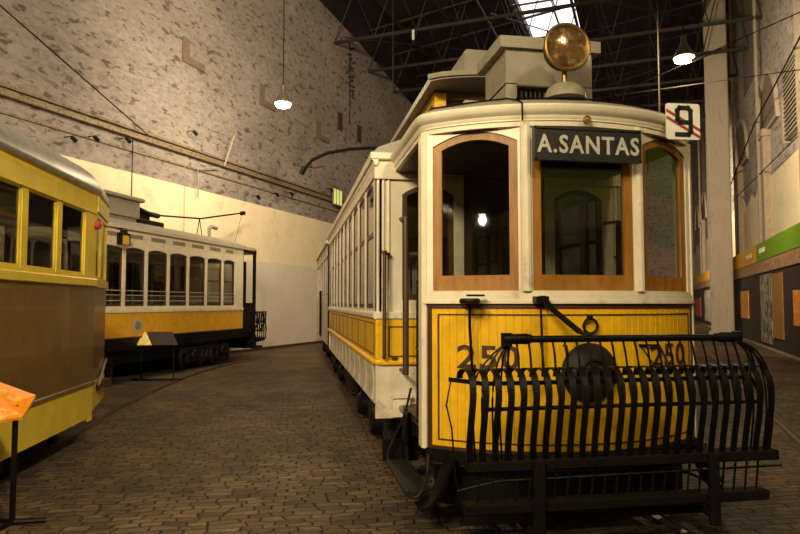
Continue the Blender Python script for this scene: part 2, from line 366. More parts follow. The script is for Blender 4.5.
# ledge / conduit tray
m = MB(); m.box(-13.5, -13.34, -50, 76, 6.40, 6.52).box(-13.5, -13.40, -50, 76, 6.62, 6.68); hallbuild(m, 'trim_1', CABLE, kind='structure')
m = B(-13.5, -13.45, -50, 76, 6.02, 6.07); hallbuild(m, 'trim_2', CABLE, kind='structure')
# right wall with arches
wr = hallbuild(B(4.9, 5.6, -50, 76, 0, 22), 'wall_right', WALLR, kind='structure')
B(4.86, 4.9, -50, 30.2, 0, 6.9).build('limewashed_dado', DADO, wr, 0)
m = MB(); rag = []
yy = 30.9
while yy < 76: rag.append((yy, 7.0+random.uniform(-.5, .5))); yy += 1.0
poly = [(30.9, 0), (75.5, 0)]+rag[::-1]
m.add([(4.86, y, z) for y, z in poly]+[(4.9, y, z) for y, z in poly], [list(range(len(poly))), list(range(2*len(poly)-1, len(poly)-1, -1))]+[(i, (i+1) % len(poly), (i+1) % len(poly)+len(poly), i+len(poly)) for i in range(len(poly))])
m.build('limewashed_dado', DADO, wr, 0)
PIL = mat('pilaster_plaster', (.34, .26, .17), .85, var=.15, bump=.3)
RECESS = mat('recess_shade_plaster', (.19, .145, .10), .9, var=.2, bump=.3)  # darker colour stands in for the shade of recesses built as flat slabs
for y in (22.4, 30.2, 38.0, 45.8, 53.6, 61.4):
    B(4.62, 4.9, y-.34, y+.34, 4.1, 8.7).build('pilaster', PIL, wr, 0)
    B(4.58, 4.9, y-.45, y+.45, 8.6, 8.9).build('pilaster_capital', PIL, wr, 0)
    B(4.55, 4.66, y+.55, y+.67, 4.1, 20).build('downpipe', PIPE, wr, 0)
TR = lambda p: (4.9-(p[1]), p[0], p[2])
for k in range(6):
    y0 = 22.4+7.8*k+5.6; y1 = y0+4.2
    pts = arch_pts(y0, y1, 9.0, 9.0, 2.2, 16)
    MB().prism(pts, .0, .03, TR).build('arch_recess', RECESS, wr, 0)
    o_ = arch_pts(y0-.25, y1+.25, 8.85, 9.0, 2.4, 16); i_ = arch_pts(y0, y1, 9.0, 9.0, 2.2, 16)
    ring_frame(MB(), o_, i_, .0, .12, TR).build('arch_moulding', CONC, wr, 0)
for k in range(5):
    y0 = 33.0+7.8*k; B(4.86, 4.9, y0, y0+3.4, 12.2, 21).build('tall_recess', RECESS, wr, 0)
# louvred grille
m = MB(); m.box(4.66, 4.9, 23.6, 23.7, 7.4, 10.2).box(4.66, 4.9, 26.0, 26.1, 7.4, 9.0)
for i in range(16): m.box(4.7, 4.84, 23.7, 26.05, 7.5+i*.16, 7.56+i*.16)
m.build('louvre_grille', PIPE, wr, 0)
m = MB(); m.tube([(4.6, 18, 6.9), (4.6, 40, 7.4)], .02, 5).tube([(4.5, 18, 9.9), (4.5, 31, 9.4), (4.5, 42, 7.9)], .03, 5); m.build('wall_cable', WIRE, wr, 0)
hallbuild(B(-14.1, 5.6, 76, 76.5, 0, 24), 'wall_far', WALLR, kind='structure')
hallbuild(B(-14.1, 5.6, -50.5, -50, 0, 24), 'wall_back', WALLR, kind='structure')
hallbuild(B(-13.9, -13.6, -50, 76, 10.5, 18), 'wall_left_upper', ROOFD, kind='structure')
# roof with ridge skylight
m = MB()
def slab(x0, z0, x1, z1, y0, y1, th=.12): m.add([(x, y, z+d) for d in (0, th) for y in (y0, y1) for x, z in ((x0, z0), (x1, z1))], [(0, 1, 3, 2), (4, 6, 7, 5), (0, 4, 5, 1), (2, 3, 7, 6), (0, 2, 6, 4), (1, 5, 7, 3)])
slab(-14.1, 16.6, -6.3, 17.5, -50, 76); slab(-3.2, 17.5, 5.6, 19.2, -50, 76); slab(-6.3, 17.5, -3.2, 17.5, -50, 27); slab(-6.3, 17.5, -3.2, 17.5, 44, 76)
hallbuild(m, 'ceiling', ROOFD, kind='structure')
hallbuild(B(-6.35, -3.15, 26.9, 44.1, 17.66, 17.68), 'window_1', SKYG, kind='structure')
m = MB()
for x in (-6.3, -6.0, -3.3): m.box(x-.04, x+.04, 27, 44, 17.2, 17.6)
for i in range(24): m.box(-6.3, -6.0, 27+i*.71, 27.05+i*.71, 17.25, 17.55)
for i in range(4):
    m.box(-6.3, -3.2, 28.5+i*4.6, 28.55+i*4.6, 17.3, 17.4)
hallbuild(m, 'window_1_frame', TRUSS, kind='structure')
def truss(t, n):
    m = MB(); x0, x1 = -13.5, 4.9; zc = 14.0
    m.box(x0, x1, t-.05, t+.05, zc-.07, zc+.07)
    top = lambda x: 16.2+(x+13.5)/(8.75)*1.1 if x < -4.75 else 17.3+(x+4.75)/9.65*1.2
    m.tube([(x0, t, top(x0)), (-4.75, t, top(-4.75)), (x1, t, top(x1))], .07, 6)
    nb = 9; xs = [x0+(x1-x0)*i/nb for i in range(nb+1)]
    for i in range(nb):
        xm = (xs[i]+xs[i+1])/2
        m.tube([(xs[i], t, zc), (xm, t, top(xm))], .028, 5); m.tube([(xm, t, top(xm)), (xs[i+1], t, zc)], .028, 5)
    o = hallbuild(m, 'roof_truss', TRUSS)
    tag(o, ['brown steel roof truss nearest the visitor, its lower chord crossing the skylight', 'second brown steel roof truss, crossing behind the roof box of the big tram', 'third brown steel roof truss back, low over the tram roof', 'fourth steel roof truss back, faint in the dark', 'fifth steel roof truss back, faint in the dark', 'steel roof truss far back, faint in the dark above the column', 'last steel roof truss at the far end of the hall'][n], 'truss', 'roof trusses')
    return o
for n, t in enumerate((26.8, 30.8, 34.4, 38.3, 42.5, 47, 53)): truss(t, n)
m = MB()
for x in (-11.5, -9, -7.2, -2, .5, 3): m.box(x-.06, x+.06, 20, 76, 15.9 if x < -4 else 16.4, 16.05 if x < -4 else 16.55)
for (x0, t0, x1, t1) in ((-13, 26.8, -8, 34.4), (-8, 26.8, -13, 34.4), (-2, 26.8, 3, 34.4), (-13, 34.4, -7, 42.5), (-7, 34.4, -13, 42.5), (-2, 34.4, 4, 42.5), (4, 34.4, -2, 42.5), (-6, 26.8, -3.2, 34.4)):
    m.tube([(x0, t0, 14.2), (x1, t1, 15.6)], .03, 5)
hallbuild(m, 'trim_3', TRUSS, kind='structure')
# white bird-like tags on the truss chord
m = B(-9.53, -9.43, 26.6, 26.65, 13.5, 13.95).build('hanging_tag', PLATEW, smooth=0); m.rotation_euler = (0, 0, HZ); tag(m, 'small white tag hanging from the nearest roof truss', 'tag')

# column
cc = bld(3.6, 36.2)
m = MB(); m.box(-.53, .53, -.5, .5, .35, 17.6, ch=.05).box(-.62, .62, -.6, .6, 0, .35)
o = m.build('column', CONC); o.location = cc; o.rotation_euler = (0, 0, HZ-.12); tag(o, 'tall pale square column standing in the right aisle', 'column')

# overhead wires and drop rods
def wirething(name, pts, r, label, m_=WIRE, cat='wire'):
    return tag(MB().tube(pts, r, 5).build(name, m_), label, cat)
wirething('overhead_wire', [tuple(bld(-10.9, 6.6, 7.77)), tuple(bld(-11.5, 8.6, 7.47)), tuple(bld(-13.3, 14.58, 6.58))], .018, 'dark overhead wire slanting down across the left wall from the top left corner')
wirething('hanging_rod', [tuple(bld(-7.93, 20.2, 9.1)), tuple(bld(-7.93, 20.2, 17.3))], .02, 'thin steel rod hanging straight from the roof left of the big tram', m_=WIRE, cat='rod')
wirething('hanging_rod', [tuple(bld(.5, 20.4, 7.4)), tuple(bld(.5, 20.4, 18.4))], .02, 'thin steel rod hanging from the roof behind the white route number', m_=WIRE, cat='rod')
wirething('span_wire', [tuple(bld(-3.2, 17.3, 6.2)), tuple(bld(.44, 17, 7.4)), tuple(bld(4.5, 16.8, 8.8))], .014, 'thin span wire with insulator rising to the right in front of the column')
wirething('span_wire', [tuple(bld(-4.2, 17.4, 7.0)), tuple(bld(4.5, 17.4, 7.3))], .012, 'lower, flatter span wire crossing the column')
o = MB().tube([tuple(bld(1.15, 17, 7.66)), tuple(bld(1.6, 17, 7.8))], .05, 8).build('insulator', BLACK); tag(o, 'dark wire insulator between the hanging lamp and the column', 'insulator')

# pendant lamps
LAMPGLOW = emis('lamp_glow', (1.0, .78, .42), 28)
SHADE = mat('lamp_reflector', (.10, .085, .06), .45, .4)
def pendant(name_label, loc, energy):
    t = thing('pendant_lamp', name_label, 'lamp', loc, 0, 'pendant lamps')
    MB().lathe([(.02, .03), (.06, .22), (.10, .25), (.22, .20), (.40, .09), (.50, .07), (.62, .06), (.64, .0)], (0, 0, 0), 'z', 24).build('lamp_shade', SHADE, t)
    MB().lathe([(-.06, .0), (-.05, .12), (-.01, .21), (.07, .24), (.09, .0)], (0, 0, 0), 'z', 24).build('bulb', LAMPGLOW, t)
    MB().tube([(0, 0, .62), (0, 0, 9.3)], .018, 5).build('cord', WIRE, t)
    l = bpy.data.lights.new('lamp_light', 'POINT'); l.energy = energy; l.color = WARM; l.shadow_soft_size = .22
    lo = bpy.data.objects.new('lamp_light', l); col.objects.link(lo); lo.parent = t; lo.location = (0, 0, -.32)
    return t
pendant('lit pendant lamp hanging in front of the left masonry wall', bld(-10, 16.5, 7.62), 520)
pendant('lit pendant lamp hanging just left of the tall column', bld(1.0, 17.1, 7.72), 520)

pendant('pendant lamp far behind the visitor, seen as a small glint in the left front window', bld(-9.1, -33.8, 7.7), 520)
pendant('pendant lamp behind the visitor on the right side of the hall', bld(1.0, -16.0, 7.7), 520)

# left wall fixtures
def wspot(t, z, label):
    o = thing('wall_spotlight', label, 'spotlight', bld(-13.42, t, z), HZ)
    MB().tube([(-.06, 0, .03), (.18, 0, .03), (.22, 0, 0)], .014, 6).build('bracket', BLACK, o)
    MB().tube([(.18, 0, .02), (.22, .12, -.08)], .055, 10).build('lamp_head', BLACK, o)
for t, z, l in ((11.9, 5.85, 'small black spotlight on the left wall above the brown tram, first from the left'), (12.6, 6.03, 'small black spotlight on the left wall, second from the left'), (13.7, 6.25, 'small black spotlight on the left wall, third from the left'),
                (16.5, 7.15, 'small dark spotlight fixed high above the wall ledge'), (20.1, 5.65, 'black wall spotlight above the tip of the far trolley pole'), (21.4, 5.95, 'black wall spotlight, first of the pair below the curved black bracket'), (22.5, 6.15, 'black wall spotlight, second of the pair under the ledge'), (26.0, 6.9, 'dark wall spotlight just left of the green exit sign')):
    wspot(t, z, l)
o = MB().tube([(0, 0, 0), (.15, .33, 1.12)], .032, 8).build('wall_tube', PIPE); o.location = bld(-13.3, 18.2, 6.4); o.rotation_euler = (0, 0, HZ); tag(o, 'slanting white tube standing on the wall ledge', 'tube')
o = MB().tube([(0, 0, -.9), (0, -.02, 0), (0, 1.1, .25)], .025, 6).build('wall_bracket', PIPE); o.location = bld(-13.35, 16.9, 6.05); o.rotation_euler = (0, 0, HZ); tag(o, 'thin bent bracket rod hanging beside the slanting white tube', 'bracket')
o = MB().tube([(0, 0, 0), (0, 0, 3.6)], .015, 5).build('drop_cable', WIRE); o.location = bld(-13.3, 14.0, 2.7); o.rotation_euler = (0, 0, HZ); tag(o, 'thin dark cable running down the cream wall above the roof box', 'cable')
o = MB().tube([(0, 0, 0), (0, 0, 3.6)], .010, 5).build('drop_cable', PIPE); o.location = bld(-13.3, 16.2, 2.7); o.rotation_euler = (0, 0, HZ); tag(o, 'thin pale cable running down the cream wall behind the far trolley pole', 'cable')
ex = thing('exit_sign', 'small glowing green and yellow sign on the left wall beside the big tram', 'sign', bld(-13.2, 26.7, 6.25), HZ)
B(-.06, 0, -.45, .45, 0, .75).build('sign_box', PIPE, ex, 0)
EXG = emis('exit_glow', (.62, .72, .20), .55)
for k in range(3): B(0, .02, -.42+k*.30, -.24+k*.30, .04, .71).build('light_bar', EXG, ex, 0)

# exhibition wall on the right
ew = thing('exhibition_wall', 'long dark exhibition wall with green and orange fascia along the right aisle', 'display', (0, 0, 0), HZ)
B(4.35, 4.5, -12, 74, 0, 3.0).build('back_board', DARKP, ew, 0)
B(4.33, 4.35, -12, 74, 0, .08).build('base_strip', PIPE, ew, 0)
B(4.28, 4.6, -12, 30.0, 3.42, 4.12).build('green_fascia', GREENF, ew, 0, label='green fascia panel')
B(4.28, 4.6, 30.02, 74, 3.42, 4.12).build('orange_fascia', ORANF, ew, 0, label='orange fascia panel')
B(4.30, 4.58, -12, 74, 2.95, 3.42).build('photo_strip', COLL, ew, 0)
m = MB()
for i in range(7): m.box(4.27, 4.28, 27.9+i*.2, 28.04+i*.2, 3.72, 3.90)
m.build('pale_lettering', PLATEW, ew, 0)
m = MB()
for i in range(3): m.box(4.27, 4.28, 31.2+i*.55, 31.5+i*.55, 3.70, 3.88)
m.build('pale_lettering', PLATEW, ew, 0)
def picture(t0, t1, z0, z1, m_, lab, cat='picture', nm='picture_panel', s=4.31):
    o = hallbuild(B(s, 4.345, t0, t1, z0, z1), nm, m_); tag(o, lab, cat)
picture(32.8, 35.3, 1.05, 2.3, ORANGE, 'orange backlit-looking picture on the dark exhibition wall beside the column')
picture(27.0, 29.5, .22, 2.85, GPHOTO, 'tall grey photograph panel of figures on the exhibition wall')
picture(25.0, 26.9, .5, 2.8, WBOARD, 'tall brown wooden board right of the grey photograph', 'board', 'wooden_board')
picture(21.2, 23.3, 1.05, 2.15, ORANGE, 'orange picture cut by the right edge of the photo')
picture(48, 56, .4, 2.7, WPHOTO, 'pale photograph panel seen between the tram and the column')
picture(60, 66, .6, 2.2, REDP, 'red panel at the far end of the aisle just right of the tram')
picture(7.0, 10.2, .2, 2.6, REDP, 'red exhibition panel mirrored in the right front window of the big tram')
picture(13, 15.5, .3, 2.6, WPHOTO, 'pale exhibition photograph near the visitor')

# ------------------------------------------------------------------ rails in the floor
def rail(pts, label, cat='rail'):
    P = [Vector((x, y, .012)) for x, y in pts]; m = MB()
    rs = []; gs = []
    for i, p in enumerate(P):
        d = (P[min(i+1, len(P)-1)]-P[max(i-1, 0)]).normalized(); sd = Vector((d.y, -d.x, 0))
        rs.append([tuple(p+sd*a+Vector((0, 0, b))) for a, b in ((-.035, -.012), (.035, -.012), (.035, .0), (-.035, .0))])
    m.rings(rs)
    rs = []
    for i, p in enumerate(P):
        d = (P[min(i+1, len(P)-1)]-P[max(i-1, 0)]).normalized(); sd = Vector((d.y, -d.x, 0))
        rs.append([tuple(p+sd*a+Vector((0, 0, b))) for a, b in ((.06, -.012), (.085, -.012), (.085, -.002), (.06, -.002))])
    m.rings(rs)
    tag(m.build('tram_rail', RAILM), label, cat, 'grooved rails set in the cobbles')
XC = 2.234
rail([(XC-.72, -6), (XC-.72, 24)], 'left rail under the big yellow and cream tram')
rail([(XC+.72, -6), (XC+.72, 24)], 'right rail under the big yellow and cream tram')
rail([(-2.84, -2), (-2.84, 10.2), (-2.86, 11.3), (-2.78, 12.6), (-2.68, 13.8), (-2.5, 15.6), (-2.2, 17.4), (-1.8, 18.9), (-1.2, 20.6), (-.5, 22.2)], 'curving rail in the open cobbles beside the two left trams')
rail([(6.29-1.6, 4.2), (6.29, 7.26), (7.55, 9.38), (8.27, 10.57), (12.0, 16.6), (17, 25)], 'rail in the cobbles right of the tram fender')
# tram 2 rails
def fr(A, s, t): return (s*math.cos(A)+t*math.sin(A), -s*math.sin(A)+t*math.cos(A))
A2 = math.radians(2.7); A3 = math.radians(23.1)
rail([fr(A2, -4.75, -1), fr(A2, -4.75, 11)], 'far rail under the yellow and brown tram')
rail([fr(A3, -9.58, 8), fr(A3, -9.58, 21)], 'near rail under the far left tram')
rail([fr(A3, -11.0, 8), fr(A3, -11.0, 21)], 'far rail under the far left tram')

# ------------------------------------------------------------------ shared running gear
def truck(parent, y0, y1, xo, wr_=.36, xw=.72):
    f = MB()
    for s in (-1, 1):
        x = s*xo; a, b = sorted((x, x-s*.09))
        f.box(a, b, y0-.45, y1+.45, .46, .60)
        f.box(a, b, y0-.2, y1+.2, .22, .29)
        for y in (y0, y1):
            f.box(a, b, y-.16, y-.10, .2, .56).box(a, b, y+.10, y+.16, .2, .56).box(a, b, y+.42, y+.50, .12, .46).box(a, b, y-.50, y-.42, .12, .46)
        ym = (y0+y1)/2
        for k in (-.22, 0, .22):
            f.lathe([(0, .07), (.05, .075), (.1, .07), (.15, .075), (.2, .07)], (x-s*.035, ym+k, .30), 'z', 10)
    f.box(-xo, xo, (y0+y1)/2-.12, (y0+y1)/2+.12, .42, .62)
    f = f.build('truck_frame', GREYIRON, parent)
    for y in (y0, y1):
        for s in (-1, 1):
            m = MB(); m.lathe([(-.055, .0), (-.055, wr_-.02), (-.05, wr_), (.03, wr_), (.032, wr_+.018), (.055, wr_+.018), (.055, .0)], (0, 0, 0), 'x', 32, T=lambda p: (s*(xw)-s*p[0], y+p[1], wr_+.018+.012+p[2]))
            m.build('wheel', BLACK, parent)
            MB().lathe([(-.0, .15), (.10, .155), (.14, .12), (.15, 0)], (0, 0, 0), 'x', 16, T=lambda p: (s*(xo+p[0]-.02), y+p[1], .40+p[2])).build('axle_box', BLACK, f)
        MB().tube([(-xw, y, wr_+.03), (xw, y, wr_+.03)], .06, 10).build('axle', BLACK, parent)

# ================================================================== the big tram (route 9)
T9 = thing('tram_car', 'cream and yellow tram numbered 250 with slatted iron fender and headlight', 'tram', (XC, 4.635, 0))
R0 = 1.708
def arc(ph, r, z): return (r*math.sin(ph), R0-r*math.cos(ph), z)
PM = math.radians(42.8)
def arcbox(mb, p0, p1, r0, r1, z0, z1, n=None):
    n = n or max(1, int(abs(p1-p0)*30)); rs = []
    for i in range(n+1):
        p = p0+(p1-p0)*i/n; rs.append([arc(p, r0, z0), arc(p, r1, z0), arc(p, r1, z1), arc(p, r0, z1)])
    return mb.rings(rs)
# dash with vertical boarding
m = MB(); rs = []; nb = 40; P0 = PM-.004
for i in range(nb):
    a = -P0+2*P0*i/nb; b = -P0+2*P0*(i+1)/nb; e = (b-a)*.07
    for ph, r in ((a, R0-.005), (a+e, R0), (b-e, R0)):
        rs.append([arc(ph, r, .61), arc(ph, R0-.04, .61), arc(ph, R0-.04, 1.745), arc(ph, r, 1.745)])
rs.append([arc(P0, R0, .61), arc(P0, R0-.04, .61), arc(P0, R0-.04, 1.745), arc(P0, R0, 1.745)])
dash = m.rings(rs).build('dash_panel', YEL, T9, 25)
m = MB(); q = P0
arcbox(m, -q, q, R0, R0+.008, 1.708, 1.745); arcbox(m, -q, q, R0, R0+.008, .605, .635)
arcbox(m, -q, -q+.022, R0, R0+.008, .61, 1.745, 1); arcbox(m, q-.022, q, R0, R0+.008, .61, 1.745, 1)
arcbox(m, -q+.052, q-.052, R0, R0+.006, 1.655, 1.665); arcbox(m, -q+.052, q-.052, R0, R0+.006, .68, .690)
arcbox(m, -q+.052, -q+.060, R0, R0+.006, .685, 1.66, 1); arcbox(m, q-.060, q-.052, R0, R0+.006, .685, 1.66, 1)
m.build('brown_lining', BROWN, dash)
for sgn, x0, x1 in ((-1, 1.28, 1.706), (1, 2.805, 3.211)):
    xm = (x0+x1)/2-XC
    def TT(p, xm=xm):
        x = p[0]+xm; ph = math.asin(max(-1, min(1, x/R0))); return arc(ph, R0+.006-p[1], p[2]+1.25)
    text_mb('250', .175, .006, 1.12, TT, spacing=1.08, bold=.003).build('fleet_number', BROWN, dash, 0)
# sill, bumper ring
m = MB(); arcbox(m, -PM-.01, PM+.01, R0-.05, R0+.028, 1.745, 1.768); arcbox(m, -PM-.01, PM+.01, R0-.05, R0+.014, 1.768, 1.815); arcbox(m, -PM-.01, PM+.01, R0-.06, R0+.006, 1.815, 1.845)
m.build('front_sill', CREAM, T9)
m = MB(); arcbox(m, -PM, PM, R0-.10, R0+.03, .52, .61); m.build('front_bumper_band', BLACK, T9)
m = MB(); arcbox(m, -PM, PM, R0-.20, R0-.10, .16, .52); m.build('front_underskirt', BLACK, T9)
m = MB(); arcbox(m, -PM-.01, PM+.01, R0+.032, R0+.045, .50, .515); m.build('bumper_edge', GREYIRON, T9)
# corner posts
for s in (-1, 1):
    m = MB(); c = arc(s*PM, R0, 0); pts = [(s*1.203, .60), (s*1.203, .475), (c[0]+s*.012, c[1]-.012), (c[0]-s*.004, c[1]+.0), (c[0]-s*.05, .60)]
    m.add([(x, y, .60) for x, y in pts]+[(x, y, 3.14) for x, y in pts], [(0, 1, 2, 3, 4), (9, 8, 7, 6, 5)]+[(i, (i+1) % 5, (i+1) % 5+5, i+5) for i in range(5)])
    m.build('corner_post', CREAM, T9, 0)
# window wall: three flat facets
PA = [(-1.16, .454), (-.465, .0645), (.465, .0645), (1.16, .454)]
def facetT(i):
    a = Vector((*PA[i], 0)); b = Vector((*PA[i+1], 0)); d = (b-a).normalized(); n_ = Vector((-d.y, d.x, 0))  # inward
    return (b-a).length, (lambda p: tuple(a+d*p[0]+n_*p[1]+Vector((0, 0, p[2]))))
for i in range(3):
    ln, T = facetT(i)
    if i == 0: wx0, wx1 = .05, .735
    elif i == 1: wx0, wx1 = .05, .88
    else: wx0, wx1 = ln-.735, ln-.05
    zs, rise = (3.01, .095) if i != 1 else (3.02, .03)
    m = MB(); wall_cell(m, 0, ln, 1.84, 3.14, wx0, wx1, 1.84, zs, rise, -.005, .05, T)
    m.build('front_window_wall', CREAM, T9)
    window(T9, wx0+.002, wx1-.002, 1.842, zs-.002, rise, .068, .125, .0 if i == 1 else .008, .048, T, OAK, GLASS, 'front_window_frame', ft=.085)
for k in (1, 2):
    m = MB(); x, y = PA[k]; s = 1 if k == 2 else -1
    m.tube([(x, y+.005, 1.84), (x, y+.005, 3.14)], .042, 10); m.build('window_post', CREAM, T9)
# outline path for cornice and roof (left rear -> arc -> right rear)
poly = [(-1.18, 1.93), (-1.18, 1.4), (-1.18, .9), (-1.18, .55)]+[arc(p*PM/8, R0, 0)[:2] for p in range(-8, 9)]+[(1.18, .55), (1.18, .9), (1.18, 1.4), (1.18, 1.93)]
for _ in range(2):
    nw = [poly[0]]
    for a, b in zip(poly, poly[1:]): nw += [(a[0]*.75+b[0]*.25, a[1]*.75+b[1]*.25), (a[0]*.25+b[0]*.75, a[1]*.25+b[1]*.75)]
    nw.append(poly[-1]); poly = nw
nor = []
for i in range(len(poly)):
    a = poly[max(i-1, 0)]; b = poly[min(i+1, len(poly)-1)]; d = Vector((b[0]-a[0], b[1]-a[1])).normalized(); nor.append((d.y, -d.x))
nor[0] = (-1, 0); nor[-1] = (1, 0)
def off(i, o, z): return (poly[i][0]+nor[i][0]*o, poly[i][1]+nor[i][1]*o, z)
def sweep(mb, prof): return mb.rings([[off(i, o, z) for o, z in prof] for i in range(len(poly))])
m = MB(); sweep(m, [(-.03, 3.115), (.010, 3.115), (.012, 3.15), (.022, 3.155), (.022, 3.165), (-.03, 3.165)]); m.build('letter_board', CREAM, T9)
m = MB(); sweep(m, [(-.03, 3.155), (.012, 3.155), (.026, 3.172), (.030, 3.195), (.050, 3.212), (.066, 3.232), (.070, 3.262), (.058, 3.278), (-.03, 3.278)]); m.build('roof_cornice', CREAM, T9)
# domed platform roof
rings = []
for o, z in ((.06, 3.272), (.04, 3.295), (-.05, 3.335), (-.2, 3.385), (-.4, 3.435), (-.6, 3.465), (-.85, 3.485)):
    rings.append([off(i, o, z) for i in range(len(poly))])
n = len(poly); m = MB(); m.rings(rings, closed=False, caps=False); k = len(m.v)
m.add(rings[-1], [list(range(n))]); m.build('platform_roof', ROOFG, T9, 50)
# roof wiring on the dome
m = MB(); m.tube([off(18, -.02, 3.335), off(26, -.03, 3.34), off(34, -.10, 3.37), off(36, .03, 3.315), off(37, .075, 3.28), off(37, .08, 3.14)], .008, 5)
m.tube([off(36, -.1, 3.37), off(50, -.1, 3.37), off(64, .02, 3.32)], .008, 5); m.build('roof_cable', BLACK, T9)
m = MB(); m.box(-.83, -.56, .48, .60, 3.405, 3.435, ch=.008).box(-.81, -.79, .50, .58, 3.30, 3.41).box(-.60, -.58, .50, .58, 3.30, 3.41)
m.build('roof_step', BOXG, T9)
# platform interior
ceil_ = MB(); ceil_.add([off(i, -.03, 3.10) for i in range(n)]+[off(i, -.03, 3.12) for i in range(n)], [list(range(n)), list(range(2*n-1, n-1, -1))]+[(i, (i+1) % n, (i+1) % n+n, i+n) for i in range(n)])
ceil_.build('platform_ceiling', PANEL_IN, T9, 0)
fl = MB(); ii = range(n); fl.add([off(i, -.06, .66) for i in ii]+[off(i, -.06, .72) for i in ii], [list(range(n)), list(range(2*n-1, n-1, -1))]+[(i, (i+1) % n, (i+1) % n+n, i+n) for i in range(n)])
fl.build('platform_floor', DWOOD, T9, 0)
ctr = MB().lathe([(0, .13), (.02, .14), (.85, .14), (.88, .16), (.92, .15), (.93, 0)], (-.35, .45, .72), 'z', 20).build('controller', BLACK, T9)
MB().tube([(-.35, .45, 1.66), (-.35, .45, 1.74), (-.35, .28, 1.76)], .016, 8).build('controller_handle', BRASS, ctr)
MB().tube([(.35, .5, .72), (.35, .5, 1.7), (.35, .3, 1.72)], .022, 8).build('brake_handle', BRASS, T9)

# body bulkhead (faces the visitor) with door and windows
YB = 1.94; TBk = lambda p: (p[0], YB+p[1], p[2])
HW = 1.384
m = MB(); wall_cell(m, -HW, -.45, 1.66, 3.14, -1.11, -.56, 1.78, 2.88, .10, 0, .06, TBk); m.build('bulkhead', CREAM, T9)
m = MB(); wall_cell(m, .45, HW, 1.66, 3.14, .56, 1.11, 1.78, 2.88, .10, 0, .06, TBk); m.build('bulkhead', CREAM, T9)
dr = MB(); wall_cell(dr, -.45, .45, .72, 3.14, -.36, .36, 1.75, 2.85, .10, 0, .05, TBk); dr = dr.build('saloon_door', DWOOD, T9)
MB().prism(arch_pts(-.37, .37, 1.74, 2.86, .1), .02, .026, TBk).build('door_pane', GLASS, dr, 0)
for a, b in ((-1.11, -.56), (.56, 1.11)):
    window(T9, a, b, 1.78, 2.88, .10, .05, .06, .005, .05, TBk, DWOOD, GLASS, 'bulkhead_window')
for s in (-1, 1):
    a, b = sorted((s*HW, s*.46))
    B(a, b, YB-.012, YB+.05, 1.14, 1.58).build('bulkhead_panel', YEL, T9, 0)
    m = MB(); e0, e1 = sorted((s*(HW-.13), s*.56))
    m.box(e0, e1, YB-.018, YB-.012, 1.50, 1.512).box(e0, e1, YB-.018, YB-.012, 1.20, 1.212).box(e0, e0+.012, YB-.018, YB-.012, 1.2, 1.512).box(e1-.012, e1, YB-.018, YB-.012, 1.2, 1.512)
    m.build('panel_lining', BROWN, T9, 0)
    m = MB(); m.box(a, b, YB-.03, YB+.06, 1.585, 1.66, ch=.01); m.build('bulkhead_rail', CREAM, T9)
    B(a, b, YB-.0, YB+.05, .58, 1.12).build('lower_bulkhead', CREAM2, T9, 0)
    c0, c1 = sorted((s*1.215, s*1.035)); bx = B(c0, c1, YB-.07, YB, .60, .80, ch=.01).build('step_box', CREAM, T9)
    B(c0-.015, c1+.015, YB-.09, YB, .79, .815).build('step_box_lid', CREAM, bx)
    MB().lathe([(0, .035), (-.04, .035), (-.045, 0)], ((c0+c1)/2, YB-.07, .69), 'y', 14).build('step_box_knob', BOXG, bx)
    # fluted corner
    m = MB()
    for k in range(3): m.tube([(s*(HW-.02-.055*k), YB-.004, 1.66), (s*(HW-.02-.055*k), YB-.004, 3.06)], .017, 8)
    m.build('corner_fluting', CREAM, T9)
m = MB()
for s in (-1, 1): m.box(*sorted((s*(HW+.015), s*1.0)), YB-.03, YB+.05, 3.04, 3.30)
m.box(-1.0, 1.0, YB-.01, YB+.05, 3.10, 3.56); m.build('bulkhead_fascia', CREAM, T9, 0)
m = MB()
for s in (-1, 1): m.box(*sorted((s*(HW+.06), s*1.1)), YB-.07, YB-.02, 3.225, 3.30, ch=.012).box(*sorted((s*(HW+.02), s*.5)), YB-.04, YB-.0, 3.03, 3.055)
m.build('bulkhead_cornice', CREAM, T9)
